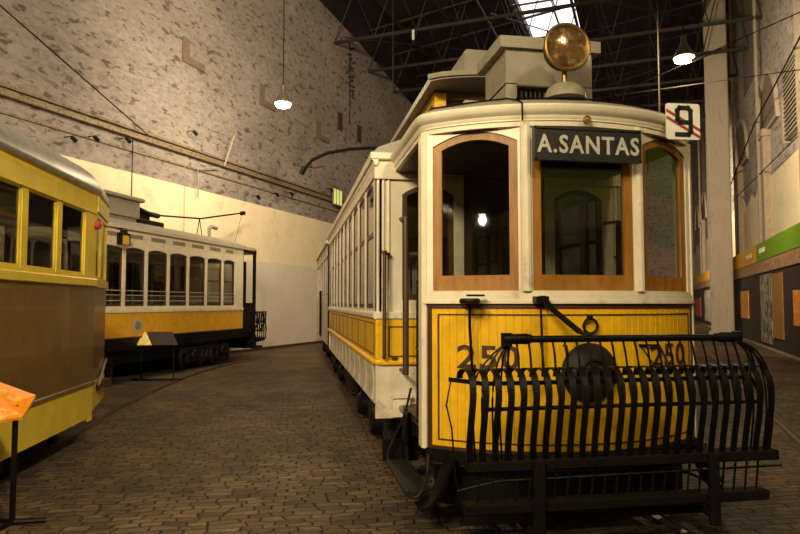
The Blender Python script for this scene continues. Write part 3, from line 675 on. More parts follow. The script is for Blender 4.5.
# saloon side walls
Y1 = 10.3; NW = 10; YS = YB+.16; pitch = (Y1-.16-YS)/NW
for s in (-1, 1):
    TS = lambda p, s=s: (s*(HW-p[1]), p[0], p[2])
    m = MB()
    for k in range(NW):
        a = YS+pitch*k; wall_cell(m, a, a+pitch, 1.66, 3.08, a+.055, a+pitch-.055, 1.69, 2.99, .06, 0, .06, TS, 8)
    m.box(YB, YS, 0, .06, 1.66, 3.08, TS).box(Y1-.16, Y1, 0, .06, 1.66, 3.08, TS)
    m.build('saloon_side', CREAM, T9)
    for k in range(NW):
        a = YS+pitch*k; window(T9, a+.057, a+pitch-.057, 1.692, 2.988, .06, .032, .05, .006, .03, TS, DWOOD if s < 0 else DWOOD, GLASS2, 'side_window', bars=((2.49, .05),), n=8)
        m = MB(); m.box(a-.028, a+.028, -.010, .0, 1.66, 3.06, TS, ch=.004)
        if k: m.build('side_pilaster', CREAM2, T9)
    m = MB(); m.box(YB-.02, Y1, -.02, .05, 3.06, 3.165, TS); m.build('side_letter_board', CREAM, T9, 0)
    m = MB(); prof = [(0, 3.165), (-.02, 3.165), (-.032, 3.19), (-.036, 3.21), (-.055, 3.225), (-.065, 3.26), (-.06, 3.30), (.05, 3.30)]
    m.rings([[TS((y, o, z)) for o, z in prof] for y in (YB-.06, YB+.04, Y1, Y1+.08)]); m.build('side_cornice', CREAM, T9)
    m = MB(); m.rings([[TS((y, o, z)) for o, z in ((.04, 1.585), (-.015, 1.585), (-.03, 1.60), (-.03, 1.64), (-.01, 1.665), (.04, 1.665))] for y in (YB-.02, Y1)]); m.build('waist_rail', CREAM, T9, 0)
    sp = B(YB, Y1, -.004, .03, 1.15, 1.59, TS).build('side_panel', YEL, T9, 0)
    m = MB()
    for k in range(11):
        y = YB+.10+(Y1-YB-.2)*k/10; m.box(y-.006, y+.006, -.010, -.004, 1.22, 1.54, TS)
    m.box(YB+.1, Y1-.1, -.010, -.004, 1.535, 1.545, TS).box(YB+.1, Y1-.1, -.010, -.004, 1.215, 1.225, TS)
    m.build('panel_lining', BROWN, sp, 0)
    # rocker panel with a hollow curve and battens
    m = MB(); pr = [(0, 1.13), (-.0, 1.10), (.014, 1.0), (.018, .90), (.014, .80), (.0, .73), (.0, .715), (.06, .715), (.08, .9), (.06, 1.13)]
    m.rings([[TS((y, o, z)) for o, z in pr] for y in (YB+.02, Y1)]); rk = m.build('rocker_panel', CREAM2, T9)
    for k in range(12):
        y = YB+.3+(Y1-YB-.6)*k/11; m = MB(); m.rings([[TS((yy_, o-.005, z)) for o, z in pr[1:6]]+[TS((yy_, o+.01, z)) for o, z in pr[5:0:-1]] for yy_ in (y-.03, y+.03)]); m.build('rocker_batten', CREAM2, rk)
# yellow half-round rail round the corner
m = MB(); rr = .032
pts = [(-.46, YB-.01, 1.145), (-HW+.08, YB-.01, 1.145), (-HW+.02, YB+.0, 1.145), (-HW-.005, YB+.06, 1.145), (-HW-.005, Y1, 1.145)]
m.tube(pts, rr, 10); m.tube([(-p[0], p[1], p[2]) for p in pts], rr, 10); m.build('yellow_belt_rail', YELR, T9)
# saloon floor, ends, seats
B(-HW+.08, HW-.08, YB+.06, Y1-.05, .66, .74).build('saloon_floor', DWOOD, T9, 0)
m = MB()
for s in (-1, 1): wall_cell(m, *sorted((s*HW, s*.0)), .72, 3.3, *sorted((s*1.1, s*.2)), 1.8, 2.85, .1, Y1-.06, Y1, ID)
m.build('rear_bulkhead', CREAM2, T9)
for k in range(8):
    for s in (-1, 1):
        y = YB+.7+k*.98; m = MB(); a, b = sorted((s*.25, s*1.22)); m.box(a, b, y, y+.4, 1.08, 1.14, ch=.02).box(a, b, y+.38, y+.42, 1.14, 1.62, ch=.01).box(a+.05, a+.1, y+.15, y+.2, .74, 1.08).box(b-.1, b-.05, y+.15, y+.2, .74, 1.08)
        m.build('bench_seat', OAK, T9)
# main roof and clerestory
def roofsec(y): return [(-HW-.05, y, 3.295), (-HW+.02, y, 3.36), (-1.15, y, 3.44), (-.95, y, 3.51), (-.68, y, 3.57), (.68, y, 3.57), (.95, y, 3.51), (1.15, y, 3.44), (HW-.02, y, 3.36), (HW+.05, y, 3.295)]
MB().rings([roofsec(y) for y in (YB-.04, Y1+.06)]).build('main_roof', ROOFG, T9, 40)
YC = 2.28
for s in (-1, 1):
    TC = lambda p, s=s: (s*(.68-p[1]), p[0], p[2])
    cs = MB()
    for k in range(8):
        a = YC+.05+k*.99; wall_cell(cs, a, a+.99, 3.56, 4.10, a+.08, a+.91, 3.66, 4.0, .0, 0, .04, TC, 4)
    cs = cs.build('clerestory_wall', YEL, T9)
    B(*sorted((s*.655, s*.660)), YC+.05, YC+7.9, 3.64, 4.02).build('clerestory_pane', GLASS, cs, 0)
cf = MB()
for (a, b) in ((-.68, -.24), (-.24, .24), (.24, .68)): wall_cell(cf, a, b, 3.46, 4.12, a+.10, b-.04, 3.68, 4.02, 0, YC, YC+.04, ID, 4)
cs = cf.build('clerestory_front', DWOOD, T9, 0)
for sx_ in (-1, 1): B(*sorted((sx_*.69, sx_*.56)), YC-.02, YC+.0, 3.46, 4.08).build('clerestory_post', YEL, cs, 0)
B(-.66, .66, YC+.05, YC+.056, 3.66, 4.04).build('clerestory_pane', GLASS, cs, 0)
def csec(y, dz=0, w_=.815, th=.05):
    top = [(w_*u, y, 4.14+dz+.095*(1-u*u)**.8) for u in [-1+i/6 for i in range(13)]]; 
    return top+[(w_*.985*u, y, 4.14-th+dz+.085*(1-u*u)**.8) for u in [1-i/6 for i in range(13)]]
MB().rings([csec(y) for y in (YB-.02, YB+.1, YC+8.1)]).build('clerestory_roof', ROOFG, T9, 40)
m = MB(); m.rings([[(x*1.012, y, z+.012) for x, y_, z in csec(YB, 0, .83, .045)] for y in (YB-.045, YB-.0)]); m.build('clerestory_edge', BOXG, T9, 40)
m = MB(); m.box(-.27, .30, 2.55, 3.6, 4.27, 4.72, ch=.03).box(-.40, -.27, 2.55, 3.3, 4.26, 4.40, ch=.02); tb = m.build('trolley_base', BOXG, T9)
MB().tube([(0, 3.1, 4.72), (0, 3.4, 4.85), (0, 8.2, 4.95)], .03, 8).build('trolley_pole', BLACK, tb)
# curved bracket reaching out left of the roof
m = MB(); m.tube([(-.8, 3.465, 3.56), (-.95, 3.465, 3.70), (-1.27, 3.465, 3.725), (-1.52, 3.465, 3.702), (-1.81, 3.465, 3.64), (-2.0, 3.465, 3.544), (-2.10, 3.465, 3.42)], .022, 8).tube([(-2.09, 3.465, 3.45), (-2.13, 3.465, 3.36)], .035, 8)
m.tube([(-2.08, 3.465, 3.46), (-1.97, 3.465, 3.44), (-1.85, 3.465, 3.47)], .006, 6); m.build('rope_catcher_arm', BLACK, T9)
# resistor box on the cab roof
bx = MB(); bx.box(-.40, .405, .70, 1.30, 3.66, 4.0, ch=.01).box(-.40, -.30, .70, 1.30, 3.44, 3.68).box(.31, .405, .70, 1.30, 3.44, 3.68)
bx = bx.build('resistor_box', BOXG, T9)
m = MB(); m.add([(-.455, .66, 3.985), (.475, .66, 3.985), (.475, 1.36, 3.985), (-.465, 1.36, 3.985), (-.465, .66, 4.085), (.475, .66, 4.085), (.475, 1.36, 4.085), (-.465, 1.36, 4.085), (-.40, .72, 4.115), (.41, .72, 4.115), (.41, 1.3, 4.115), (-.40, 1.3, 4.115)],
      [(3, 2, 1, 0), (0, 1, 5, 4), (1, 2, 6, 5), (2, 3, 7, 6), (3, 0, 4, 7), (4, 5, 9, 8), (5, 6, 10, 9), (6, 7, 11, 10), (7, 4, 8, 11), (8, 9, 10, 11)])
m.build('box_lid', BOXG, bx, 0)
m = MB()
for k in range(14): m.tube([(-.27+k*.043, .78, 3.44), (-.27+k*.043, .78, 3.69)], .013, 6)
m.build('resistor_grid', GREYIRON, bx)
# headlight
hx, hy, hz = -.02, .33, 3.85
hl = MB().lathe([(.16, .0), (.155, .06), (.12, .12), (.05, .165), (-.02, .185), (-.06, .19), (-.06, .0)], (hx, hy, hz), 'y', 32).build('headlight', BLACK, T9)
MB().torus((hx, hy-.065, hz), .187, .018, 'y', 36, 8).build('headlight_rim', BRASS, hl)
LENS = mat('amber_lens', (.24, .13, .05), .12, .75, var=.5, vscale=11, c2=(.70, .48, .22), c2thr=.56, c2scale=9, coat=.6)
MB().lathe([(-.062, .0), (-.095, .0), (-.092, .06), (-.082, .12), (-.066, .178), (-.055, .18)], (hx, hy, hz), 'y', 32).build('headlight_lens', LENS, hl)
MB().lathe([(0, .028), (.03, .024), (.10, .022), (.16, .03)], (hx, hy, 3.55), 'z', 14).build('headlight_stem', BRASS, hl)
MB().lathe([(0, .17), (.04, .165), (.09, .14), (.12, .10), (.14, .03), (.14, 0)], (hx, hy, 3.43), 'z', 28).build('headlight_base', BOXG, hl)
# destination board
sb = thing('destination_sign', 'black destination board reading A.SANTAS in pale capitals on the tram front', 'sign', (XC-.015, 4.56, 2.815))
m = MB(); m.box(-.43, .43, 0, .055, .012, .265, ch=.006); m.build('board_case', SIGNB, sb)
m = MB(); m.box(-.432, .432, -.010, 0, .25, .267).box(-.432, .432, -.010, 0, .010, .026).box(-.432, -.418, -.010, 0, .01, .267).box(.418, .432, -.010, 0, .01, .267); m.build('board_rim', SIGNB, sb)
text_mb('A.SANTAS', .132, .006, 1.0, lambda p: (p[0]*.86+.004, p[1]-.004, p[2]+.072), spacing=1.16, bold=.004).build('sign_lettering', LETTER, sb, 0)
m = MB(); m.lathe([(0, .028), (-.02, .026), (-.022, 0)], (0, .03, .335), 'y', 14).torus((0, .01, .335), .028, .006); m.build('sign_boss', BRASS, sb)
# interior shade box behind the sign (blind rollers)
B(-.46, .46, .14, .30, 2.82, 3.09).build('blind_box', DWOOD, T9)
# route plate 9
rp = thing('route_plate', 'white route plate with black 9 and two diagonal red stripes on the roof corner', 'sign', (3.117, 4.72, 3.062), -.05)
pts = []
for cx_, cz_, a0 in ((.125, .03, -90), (.125, .285, 0), (-.125, .285, 90), (-.125, .03, 180)):
    for k in range(4): a = math.radians(a0+30*k); pts.append((cx_+.02*math.cos(a), cz_+.02*math.sin(a)))
MB().prism(pts, -.006, .006).build('plate', PLATEW, rp, 0)
def dia(z0): return MB().add([(-.144, -.0075, z0), (-.144, -.0075, z0-.028), (.144, -.0075, z0-.19), (.144, -.0075, z0-.162)], [(0, 1, 2, 3)])
dia(.262).build('red_stripe', RED, rp, 0); dia(.205).build('red_stripe', RED, rp, 0)
m = MB(); w9 = .036   # squared numeral
def seg(a, b): 
    d = Vector((b[0]-a[0], b[1]-a[1])).normalized(); n_ = Vector((-d.y, d.x))*w9/2; e = d*w9/2; A_ = Vector(a)-e; B_ = Vector(b)+e
    m.prism([tuple(A_-n_), tuple(B_-n_), tuple(B_+n_), tuple(A_+n_)], -.012, -.007)
for a, b in (((-.05, .17), (-.05, .245)), ((-.05, .245), (-.03, .268)), ((-.03, .268), (.04, .268)), ((.04, .268), (.062, .245)), ((.062, .245), (.062, .075)), ((.062, .075), (.04, .05)), ((.04, .05), (-.055, .05)), ((-.05, .17), (-.03, .15)), ((-.03, .15), (.055, .15))): seg(a, b)
m.build('numeral', SIGNB, rp, 0)
MB().tube([(0, .008, .17), (0, .06, .17), (-.02, .11, .17)], .01, 6).build('plate_bracket', BLACK, rp)
# dash fittings
m = MB(); m.torus((-.915, .07, 1.765), .062, .020, 'z', 24, 8).lathe([(-.02, 0), (-.02, .05), (-.01, .055), (-.01, 0)], (-.915, .07, 1.765), 'z', 20).tube([(-.915, .14, 1.75), (-.915, .26, 1.745)], .025, 8)
m.tube([(-.912, .085, 1.75), (-.90, .13, 1.56), (-.885, .13, 1.30), (-.885, .14, 1.18)], .012, 8).box(-.93, -.80, .06, .12, 1.80, 1.815); m.build('lamp_bracket', BLACK, T9)
m = MB(); m.box(-.44, -.34, -.06, .02, 1.75, 1.80, ch=.008); m.strip([(-.39, -.05, 1.80), (-.36, -.12, 1.72), (-.27, -.42, 1.55), (-.24, -.5, 1.53)], .05, .014)
m.strip([(-.35, -.05, 1.74), (-.31, -.15, 1.66), (-.23, -.42, 1.53)], .02, .012); m.build('fender_stay', BLACK, T9)
m = MB(); m.torus((0.0, -.03, 1.575), .055, .011); m.lathe([(0, .018), (-.04, .018), (-.045, 0)], (0.0, .0, 1.64), 'y', 12); m.build('coupling_ring', BLACK, T9)
m = MB(); m.lathe([(.09, .0), (.09, .215), (.06, .225), (.03, .21), (.0, .17), (-.03, .13), (-.035, .10), (-.02, .085), (-.06, .06), (-.09, .05), (-.095, 0)], (-.01, -.085, 1.225), 'y', 36); m.build('buffer_plate', GREYIRON, T9)
for q_ in (0,): MB().tube([(-.39, -.02, 1.70), (-.375, -.01, 1.2)], .009, 6).build('dash_rod_or_shadow', BLACK, T9)  # dark bar drawn for the fender stay's cast shadow on the dash
m = MB(); m.tube([(-.22, -.02, 1.43), (-.20, -.04, 1.43), (-.18, -.05, 1.25), (-.17, -.02, 1.15)], .009, 6).build('dash_rod_or_shadow', BLACK, T9)
m = MB(); m.tube([(.44, .05, 1.42), (.62, .07, 1.42), (.66, .03, 1.30), (.66, .0, 1.1)], .010, 6).tube([(.46, .05, 1.41), (.60, .04, 1.2)], .006, 6); m.build('dash_rod_or_shadow', BLACK, T9)
# handrails, step, gate at the platform entrance
for s in (-1, 1):
    m = MB(); x = s*1.31; y = YB-.10
    m.tube([(x, y, 1.20), (x, y, 2.26)], .020, 10).tube([(x, y, 2.25), (x-s*.05, y+.04, 2.25), (x-s*.06, YB, 2.25)], .016, 8).tube([(x, y, 1.20), (x, YB, 1.20)], .014, 8)
    m.lathe([(0, .028), (.03, .028)], (x, y, 2.25), 'z', 10).lathe([(0, .03), (.03, .03)], (x-s*.11, y+.06, 1.18), 'z', 10); m.build('grab_rail', DWOOD, T9)
    m = MB(); x = s*1.13; y = 1.62
    m.tube([(x, y, 1.05), (x, y, 2.60)], .031, 10).tube([(x, y, 2.60), (x, YB, 2.62)], .018, 8).tube([(x, y, 1.07), (x, YB, 1.07)], .016, 8); m.build('entrance_pole', DWOOD, T9)
    m = MB()
    for k in range(4): m.tube([(s*1.13, .66+k*.12, .70), (s*1.13, .66+k*.12, 1.95)], .013, 6)
    for z in (.75, 1.35, 1.9): m.tube([(s*1.13, .62, z), (s*1.13, 1.06, z)], .014, 6)
    m.build('folding_gate', BLACK, T9)
    # side step
    st = MB(); xa, xb = s*1.345, s*1.17
    T_ = ID
    for k in range(6):
        f_ = k/5; x = xa+(xb-xa)*f_; st.box(*sorted((x-.016, x+.016)), .30+.05*(1-f_), 1.38, .275, .30)
    st.box(*sorted((xa, xb)), .62, .66, .255, .275).box(*sorted((xa, xb)), 1.2, 1.24, .255, .275)
    st = st.build('entrance_step', GREYIRON, T9)
    m = MB(); m.tube(smooth([(s*1.12, 1.40, .95), (s*1.17, 1.46, .70), (s*1.26, 1.54, .46), (s*1.325, 1.50, .33), (s*1.345, 1.2, .29), (s*1.345, .5, .28), (s*1.325, .32, .27), (s*1.27, .27, .29), (s*1.20, .30, .42), (s*1.18, .34, .58)]), .011, 6); m.build('step_rim', GREYIRON, st)
    m = MB(); prof = [(1.52, .74), (1.60, .60), (1.62, .40), (1.60, .26), (1.40, .22), (1.44, .40), (1.40, .60), (1.30, .74)]
    m.add([(x, y, z) for x in (xb, xb-s*.03) for y, z in prof], [list(range(8)), list(range(15, 7, -1))]+[(i, (i+1) % 8, (i+1) % 8+8, i+8) for i in range(8)]); m.build('step_hanger', BLACK, st, 0)
    m = MB(); cv = smooth([(s*1.03, 0, .60), (s*1.10, 0, .44), (s*1.16, 0, .31), (s*1.23, 0, .24), (s*1.29, 0, .22)], 3)
    m.rings([[(p.x, .14, p.z), (p.x, .34, p.z), (p.x-s*.02, .34, p.z-.015), (p.x-s*.02, .14, p.z-.015)] for p in cv])
    m.build('step_end_sheet', BLACK, st, 0)
# running gear
truck(T9, 2.75, 4.15, 1.22); truck(T9, 7.9, 9.3, 1.22)
m = MB()
for s in (-1, 1):
    m.box(*sorted((s*.45, s*.55)), .3, Y1-.1, .52, .66)
    m.box(*sorted((s*1.22, s*1.30)), 5.3, 7.0, .40, .70)
m.box(-1.1, 1.1, 1.4, 1.5, .5, .66).box(-.9, .9, 5.2, 6.9, .3, .62); m.build('underframe', BLACK, T9, 0)
for s in (-1, 1): B(*sorted((s*1.0, s*1.35)), 1.62, 1.67, .22, .43, ch=.01).build('wheel_guard_board', PLANK, T9)
# lifeguard tray under the platform
m = MB()
for k in range(15): m.box(-.91+k*.13-.02, -.91+k*.13+.02, .05, .75, .14, .165)
m.box(-1.0, 1.0, .04, .09, .12, .18).box(-1.0, 1.0, .70, .75, .12, .18).box(-.8, -.74, .35, .41, .17, .60).box(.74, .8, .35, .41, .17, .60); m.build('lifeguard_tray', PLANK, T9, 0)

# slatted fender, a part of the tram front
fd = bpy.data.objects.new('fender', None); col.objects.link(fd); fd.parent = T9
YF = -.575
m = MB(); m.box(-1.115, 1.085, YF-.04, YF+.10, .672, .738, ch=.008); m.build('fender_beam', PLANK, fd)
m = MB(); m.box(-1.14, 1.005, YF-.04, YF+.08, .405, .470, ch=.008); m.build('fender_beam', PLANK, fd)
for x, z0 in ((-.66, .17), (.57, .27)):
    m = MB(); m.box(x-.036, x+.036, YF-.085, YF-.04, z0, .735, ch=.008).tube([(x, YF-.06, z0+.06), (x, YF+.5, z0+.10)], .03, 8); m.build('fender_bracket', PLANK, fd)
for x in (-.66, .57, -.2, .25):
    MB().strip([(x, YF+.1, .64), (x, .15, .57)], .05, .02).build('fender_arm', BLACK, fd)
NR = 26; xsl = [-1.105+i*(2.115/(NR-1)) for i in range(NR)]
for i, x in enumerate(xsl):
    m = MB(); e = abs(x)/1.1
    m.strip([(x+.005, YF-.0, .70), (x-.01, YF-.045, .85), (x-.005, YF-.075, 1.02), (x+.008, YF-.07, 1.16), (x+.012, YF-.035, 1.255), (x+.010, YF+.02, 1.305), (x-.002, YF+.09, 1.315), (x-.018, YF+.14, 1.29), (x-.022, YF+.15, 1.25)], .043, .008, sm=1)
    m.build('fender_slat', BLACK, fd, 50)
    if x > -.9:
        tx = max(-.82, min(.78, x*.985-.025)); ext = abs(x) > .86
        r_ = MB()
        bow = .05*(1 if x > 0 else -1) if ext else 0
        r_.tube(smooth([(tx, YF+.015, 1.515), ((tx+x)/2+bow*.6, YF+.0, 1.42), (x+bow*.3, YF-.01, 1.27), (x+.02, YF-.03, 1.0), (x+.01, YF, .72)]), .0075, 6); r_.build('fender_rod', BLACK, fd)
for x in (-1.04, -.98, -.91, -.86, -.80):
    MB().tube(smooth([(-.83, YF+.015, 1.50), ((-.83+x)/2-.02, YF+.02, 1.40), (x-.02, YF+.03, 1.24), (x-.03, YF+.03, 1.0), (x-.02, YF+.02, .72)]), .007, 6).build('fender_rod', BLACK, fd)
for x in (.93, .98, 1.03, 1.08):
    MB().tube(smooth([(.80, YF+.015, 1.50), ((.80+x)/2+.035, YF+.02, 1.42), (x-.015, YF+.0, 1.24), (x+.0, YF, 1.0), (x-.02, YF+.02, .72)]), .0075, 6).build('fender_rod', BLACK, fd)
MB().tube([(-1.22, YF+.02, 1.25), (-1.255, YF, 1.10), (-1.22, YF, .95), (-1.19, YF+.02, .62), (-1.15, YF+.02, .52)], .006, 6).build('fender_chain', BLACK, fd)
m = MB(); m.tube([(-.86, YF, 1.513), (.80, YF, 1.513)], .023, 12)
m.build('fender_top_bar', BLACK, fd)
for x, a in ((-.83, -1), (.80, 1)):
    m = MB(); m.lathe([(0, .02), (.01, .032), (.16, .036), (.2, .028), (.21, 0)], (0, 0, 0), 'x', 12, T=lambda p: (x+a*(.05-p[0]), YF+p[1], 1.515+p[2])).box(x-.035+a*.02, x+.035+a*.02, YF-.025, YF+.025, 1.468, 1.555, ch=.012); m.build('bar_end_casting', BLACK, fd)
m = MB(); m.strip([(-1.225, YF+.06, 1.255), (-1.0, YF+.03, 1.225), (-.6, YF+.03, 1.225), (.84, YF+.03, 1.235), (.95, YF+.03, 1.22), (1.02, YF+.06, 1.12), (1.03, YF+.06, 1.0)], .028, .012, side=(0, 0, 1)); m.build('fender_rail', BLACK, fd)
m = MB(); m.tube([(-1.0, YF+.05, 1.055), (1.0, YF+.05, 1.06)], .014, 8); m.build('fender_rail', BLACK, fd)
m = MB(); m.tube([(-1.18, YF+.02, .55), (-.9, YF+.02, .60), (1.15, YF+.02, .62)], .008, 6); m.build('fender_rail', BLACK, fd)
for i in range(24):
    x = -1.05+i*.087; MB().tube([(x+.03, YF+.03, .69), (x-.005, YF+.02, .45)], .008, 6).build('fender_drop_rod', BLACK, fd)

# ================================================================== tram parked right behind it
TBH = thing('tram_car', 'pale tram parked directly behind tram 250, only a narrow strip of its side showing', 'tram', (XC-.01, 15.75, 0))
for s in (-1, 1):
    TS = lambda p, s=s: (s*(1.36-p[1]), p[0], p[2])
    m = MB(); n_ = 6; pt = 7.0/n_
    for k in range(n_): wall_cell(m, k*pt, (k+1)*pt, 1.62, 3.05, k*pt+.08, (k+1)*pt-.08, 1.95, 2.9, .03, 0, .05, TS, 6)
    m.box(0, 7, 0, .05, 3.05, 3.2, TS).box(0, 7, 0, .05, .72, 1.62, TS).box(-.02, 7.02, -.06, .05, 3.2, 3.28, TS); m.build('side_wall', CREAM2, TBH, 0)
    for k in range(n_): window(TBH, k*pt+.08, (k+1)*pt-.08, 1.95, 2.9, .03, .04, .04, .01, .04, TS, VENT, GLASS2, 'side_window', n=6)
m = MB(); m.rings([[(-1.42, y, 3.28), (-1.0, y, 3.5), (0, y, 3.62), (1.0, y, 3.5), (1.42, y, 3.28)] for y in (-.05, 7.05)]); m.build('roof', ROOFG, TBH)
m = MB()
for y in (0, 6.95): 
    for s in (-1, 1): wall_cell(m, *sorted((s*1.36, 0)), .72, 3.25, *sorted((s*1.2, s*.15)), 1.9, 2.9, .04, y, y+.05, ID, 6)
m.build('end_wall', CREAM2, TBH, 0)
m = MB(); m.tube([(-1.40, 2.8, .8), (-1.40, 2.8, 2.1)], .02, 6).tube([(-1.40, 3.5, .8), (-1.40, 3.5, 2.1)], .02, 6)
for z in (1.2, 1.5, 1.8): m.tube([(-1.40, 2.8, z), (-1.40, 3.5, z)], .015, 6)
m.build('folding_gate', BLACK, TBH)
B(-1.25, 1.25, .1, 6.9, .6, .74).build('underframe', BLACK, TBH, 0)
truck(TBH, 2.4, 4.4, 1.15)

# ================================================================== left foreground tram
Z2 = fr(A2, -4.03, 0)
T2 = thing('tram_car', 'yellow and brown tram with silver roof in the left foreground', 'tram', (Z2[0], Z2[1], 0), -A2)
W2 = 1.2; YE = 8.46
cells = [(8.46-.30-.82*(k+1), 8.46-.30-.82*k) for k in range(9)]
for s in (-1, 1):
    TS = lambda p, s=s: (s*(W2-p[1]), p[0], p[2])
    m = MB()
    for a, b in cells: wall_cell(m, a, b, 2.04, 2.90, a+.06, b-.06, 2.08, 2.845, .0, 0, .06, TS, 4)
    m.box(cells[0][1], YE, 0, .06, 2.04, 2.90, TS); y0 = cells[-1][0]; m.box(y0-.1, y0, 0, .06, 2.04, 2.9, TS)
    m.build('side_wall', T2Y, T2, 0)
    for a, b in cells: window(T2, a+.06, b-.06, 2.08, 2.845, 0, .03, .035, .012, .045, TS, T2Y, GLASS2, 'side_window', n=4)
    m = MB(); m.box(y0-.1, YE, -.01, .05, 2.88, 3.13, TS); m.build('letter_board', T2Y, T2, 0)
    m = MB(); m.box(y0-.1, YE+.01, -.035, .05, 1.95, 2.05, TS, ch=.012); m.build('waist_rail', T2Y, T2); B(y0-.1, YE, -.015, .02, 2.86, 2.885, TS).build('letter_board_bead', T2Y, T2, 0)
    m = B(y0-.1, YE, -.002, .05, .76, 1.95, TS).build('lower_panel', T2B, T2, 0, label='brown lower panel')
    for k in range(8):
        y = YE-.75-k*1.15; B(y-.004, y+.004, -.0045, -.001, .8, 1.92, TS).build('panel_seam', T2B, m, 0)
    m = MB(); m.box(y0-.1, YE, -.03, .04, .745, .79, TS, ch=.008); m.build('lower_bead', T2B, T2)
    m = B(y0-.1, YE+.0, -.006, .05, .35, .75, TS).build('skirt', T2Y, T2, 0)
    B(YE-.12, YE+.0, -.01, .05, .31, .36, TS).build('skirt_foot', T2Y, T2, 0)
# end platform: tapered sides and flat end
EP = [(W2, YE), (.95, 9.67), (-.95, 9.67), (-W2, YE)]
for i in range(3):
    a = Vector((*EP[i], 0)); b = Vector((*EP[i+1], 0)); d = (b-a).normalized(); n_ = Vector((-d.y, d.x, 0)); ln = (b-a).length
    T = lambda p, a=a, d=d, n_=n_: tuple(a+d*p[0]+n_*p[1]+Vector((0, 0, p[2])))
    nn_ = 2 if i != 1 else 3
    for k in range(nn_):
        x0_, x1_ = ln*k/nn_, ln*(k+1)/nn_
        m = MB(); wall_cell(m, x0_, x1_, 1.95, 3.04, x0_+.07, x1_-.07, 2.06, 2.84, 0, 0, .05, T, 4); m.build('end_wall', T2Y, T2, 0)
        window(T2, x0_+.07, x1_-.07, 2.06, 2.84, 0, .03, .03, .01, .04, T, T2Y, GLASS2, 'end_window', n=4)
    m = MB(); m.box(0, ln, -.03, .03, 1.95, 2.05, T); m.build('waist_rail', T2Y, T2, 0); B(0, ln, -.02, .03, 2.9, 3.13, T).build('letter_board', T2Y, T2, 0)
    m = MB(); m.box(0, ln, 0, .05, .76, 1.95, T); m.build('lower_panel', T2B, T2, 0)
    m = MB(); m.box(0, ln, -.006, .05, .42, .76, T); m.build('skirt', T2Y, T2, 0)
MB().tube([(W2+.03, YE+.15, .72), (W2-.2, 9.5, .86), (.97, 9.69, .95)], .018, 8).build('end_rail', T2B, T2)
MB().lathe([(0, .05), (.05, .055), (.07, .03), (.07, 0)], (W2+.0, YE-.03, 2.72), 'x', 16).build('marker_lamp', RED, T2)
outl = [(W2, cells[-1][0]-.1)]+[(W2, 4.), (W2, 7.), (W2, YE)]+[(.95, 9.67), (.5, 9.9), (-.5, 9.9), (-.95, 9.67), (-W2, YE), (-W2, 7), (-W2, 4), (-W2, cells[-1][0]-.1)]
rgs = []
for sc, z in ((1.03, 3.11), (1.045, 3.14), (1.04, 3.17), (1.01, 3.26), (.95, 3.36), (.85, 3.45), (.70, 3.52), (.5, 3.57), (.2, 3.59)):
    rgs.append([(x*(sc if y < 9 else min(sc, 1.0)), (y if y < 8 else 8+(y-8)*min(1, .995-.9*(1-sc))), z) for x, y in outl])
m = MB(); m.rings(rgs); m.build('silver_roof', STEELR, T2, 50, label='shiny silver-grey domed roof')
m = MB(); m.rings([[(x*a, y, z) for x, y in outl] for a, z in ((1.0, 3.08), (1.035, 3.12))], caps=False); m.build('gutter', T2Y, T2)
y0 = cells[-1][0]-.1
B(-W2, W2, y0-.05, y0, .35, 3.13).build('near_end_wall', T2Y, T2, 0)
B(-W2+.06, W2-.06, y0, 9.4, .62, .72).build('saloon_floor', DWOOD, T2, 0)
for k in range(7):
    for s in (-1, 1):
        y = y0+.5+k*.95; m = MB(); a, b = sorted((s*.25, s*1.08)); m.box(a, b, y, y+.4, 1.1, 1.2, ch=.03).box(a, b, y+.38, y+.44, 1.2, 2.15, ch=.02).box(a+.1, b-.1, y+.1, y+.3, .72, 1.1); m.build('seat', RUBBER, T2)
B(-1.0, 1.0, y0+.2, 9.2, .36, .62).build('underframe', BLACK, T2, 0)
truck(T2, y0+1.6, y0+3.0, .95, .30); truck(T2, 6.3, 7.6, .95, .30)

# ================================================================== far left tram
c3 = fr(A3, -9.128-1.15, 0)
T3 = thing('tram_car', 'ivory and amber tram with trolley pole behind, against the left wall', 'tram', (c3[0], c3[1], 0), -A3)
W3 = 1.15; post = [9.4, 10.3, 11.2, 12.22, 13.01, 13.88, 14.74, 15.62, 16.5, 17.25]
YA, YZ = 9.4, 17.72
for s in (-1, 1):
    TS = lambda p, s=s: (s*(W3-p[1]), p[0], p[2])
    m = MB(); m2 = MB()
    for a, b in zip(post, post[1:]): wall_cell(m, a, b, 1.62, 3.10, a+.055, b-.055, 1.68, 2.93, .05, 0, .05, TS, 8)
    m.box(post[-1]+.0, YZ, 0, .05, 1.62, 3.1, TS).box(YA, YZ, 0, .05, 3.1, 3.40, TS).box(YA, YZ, -.03, .05, 1.54, 1.62, TS); m.build('side_wall', T3C, T3, 0)
    for a, b in zip(post, post[1:]):
        f = window(T3, a+.055, b-.055, 1.68, 2.93, .05, .045, .05, .015, .045, TS, DWOOD, GLASS2, 'side_window', bars=((2.35, .035),) if a > 14 else (), n=8)
        mm = MB()
        for z in (1.80, 1.92, 2.02): mm.tube([TS((a+.06, -.01, z)), TS((b-.06, -.01, z))], .009, 5)
        mm.build('guard_rail', PIPE, f)
        mm = MB(); mm.box(a+.16, b-.16, -.006, .01, 3.18, 3.27, TS); mm.build('roof_vent', VENT, T3, 0)
    B(YA, YZ, -.006, .05, 1.0, 1.54, TS).build('side_panel', T3Y, T3, 0, label='amber yellow side panel')
    B(YA, YZ, .02, .08, .72, 1.0, TS).build('sole_bar', BLACK, T3, 0)
    mm = MB()
    for z in (.98,): mm.box(YA, YZ, -.012, .02, z, z+.025, TS)
    mm.build('panel_bead', BROWN, T3, 0)
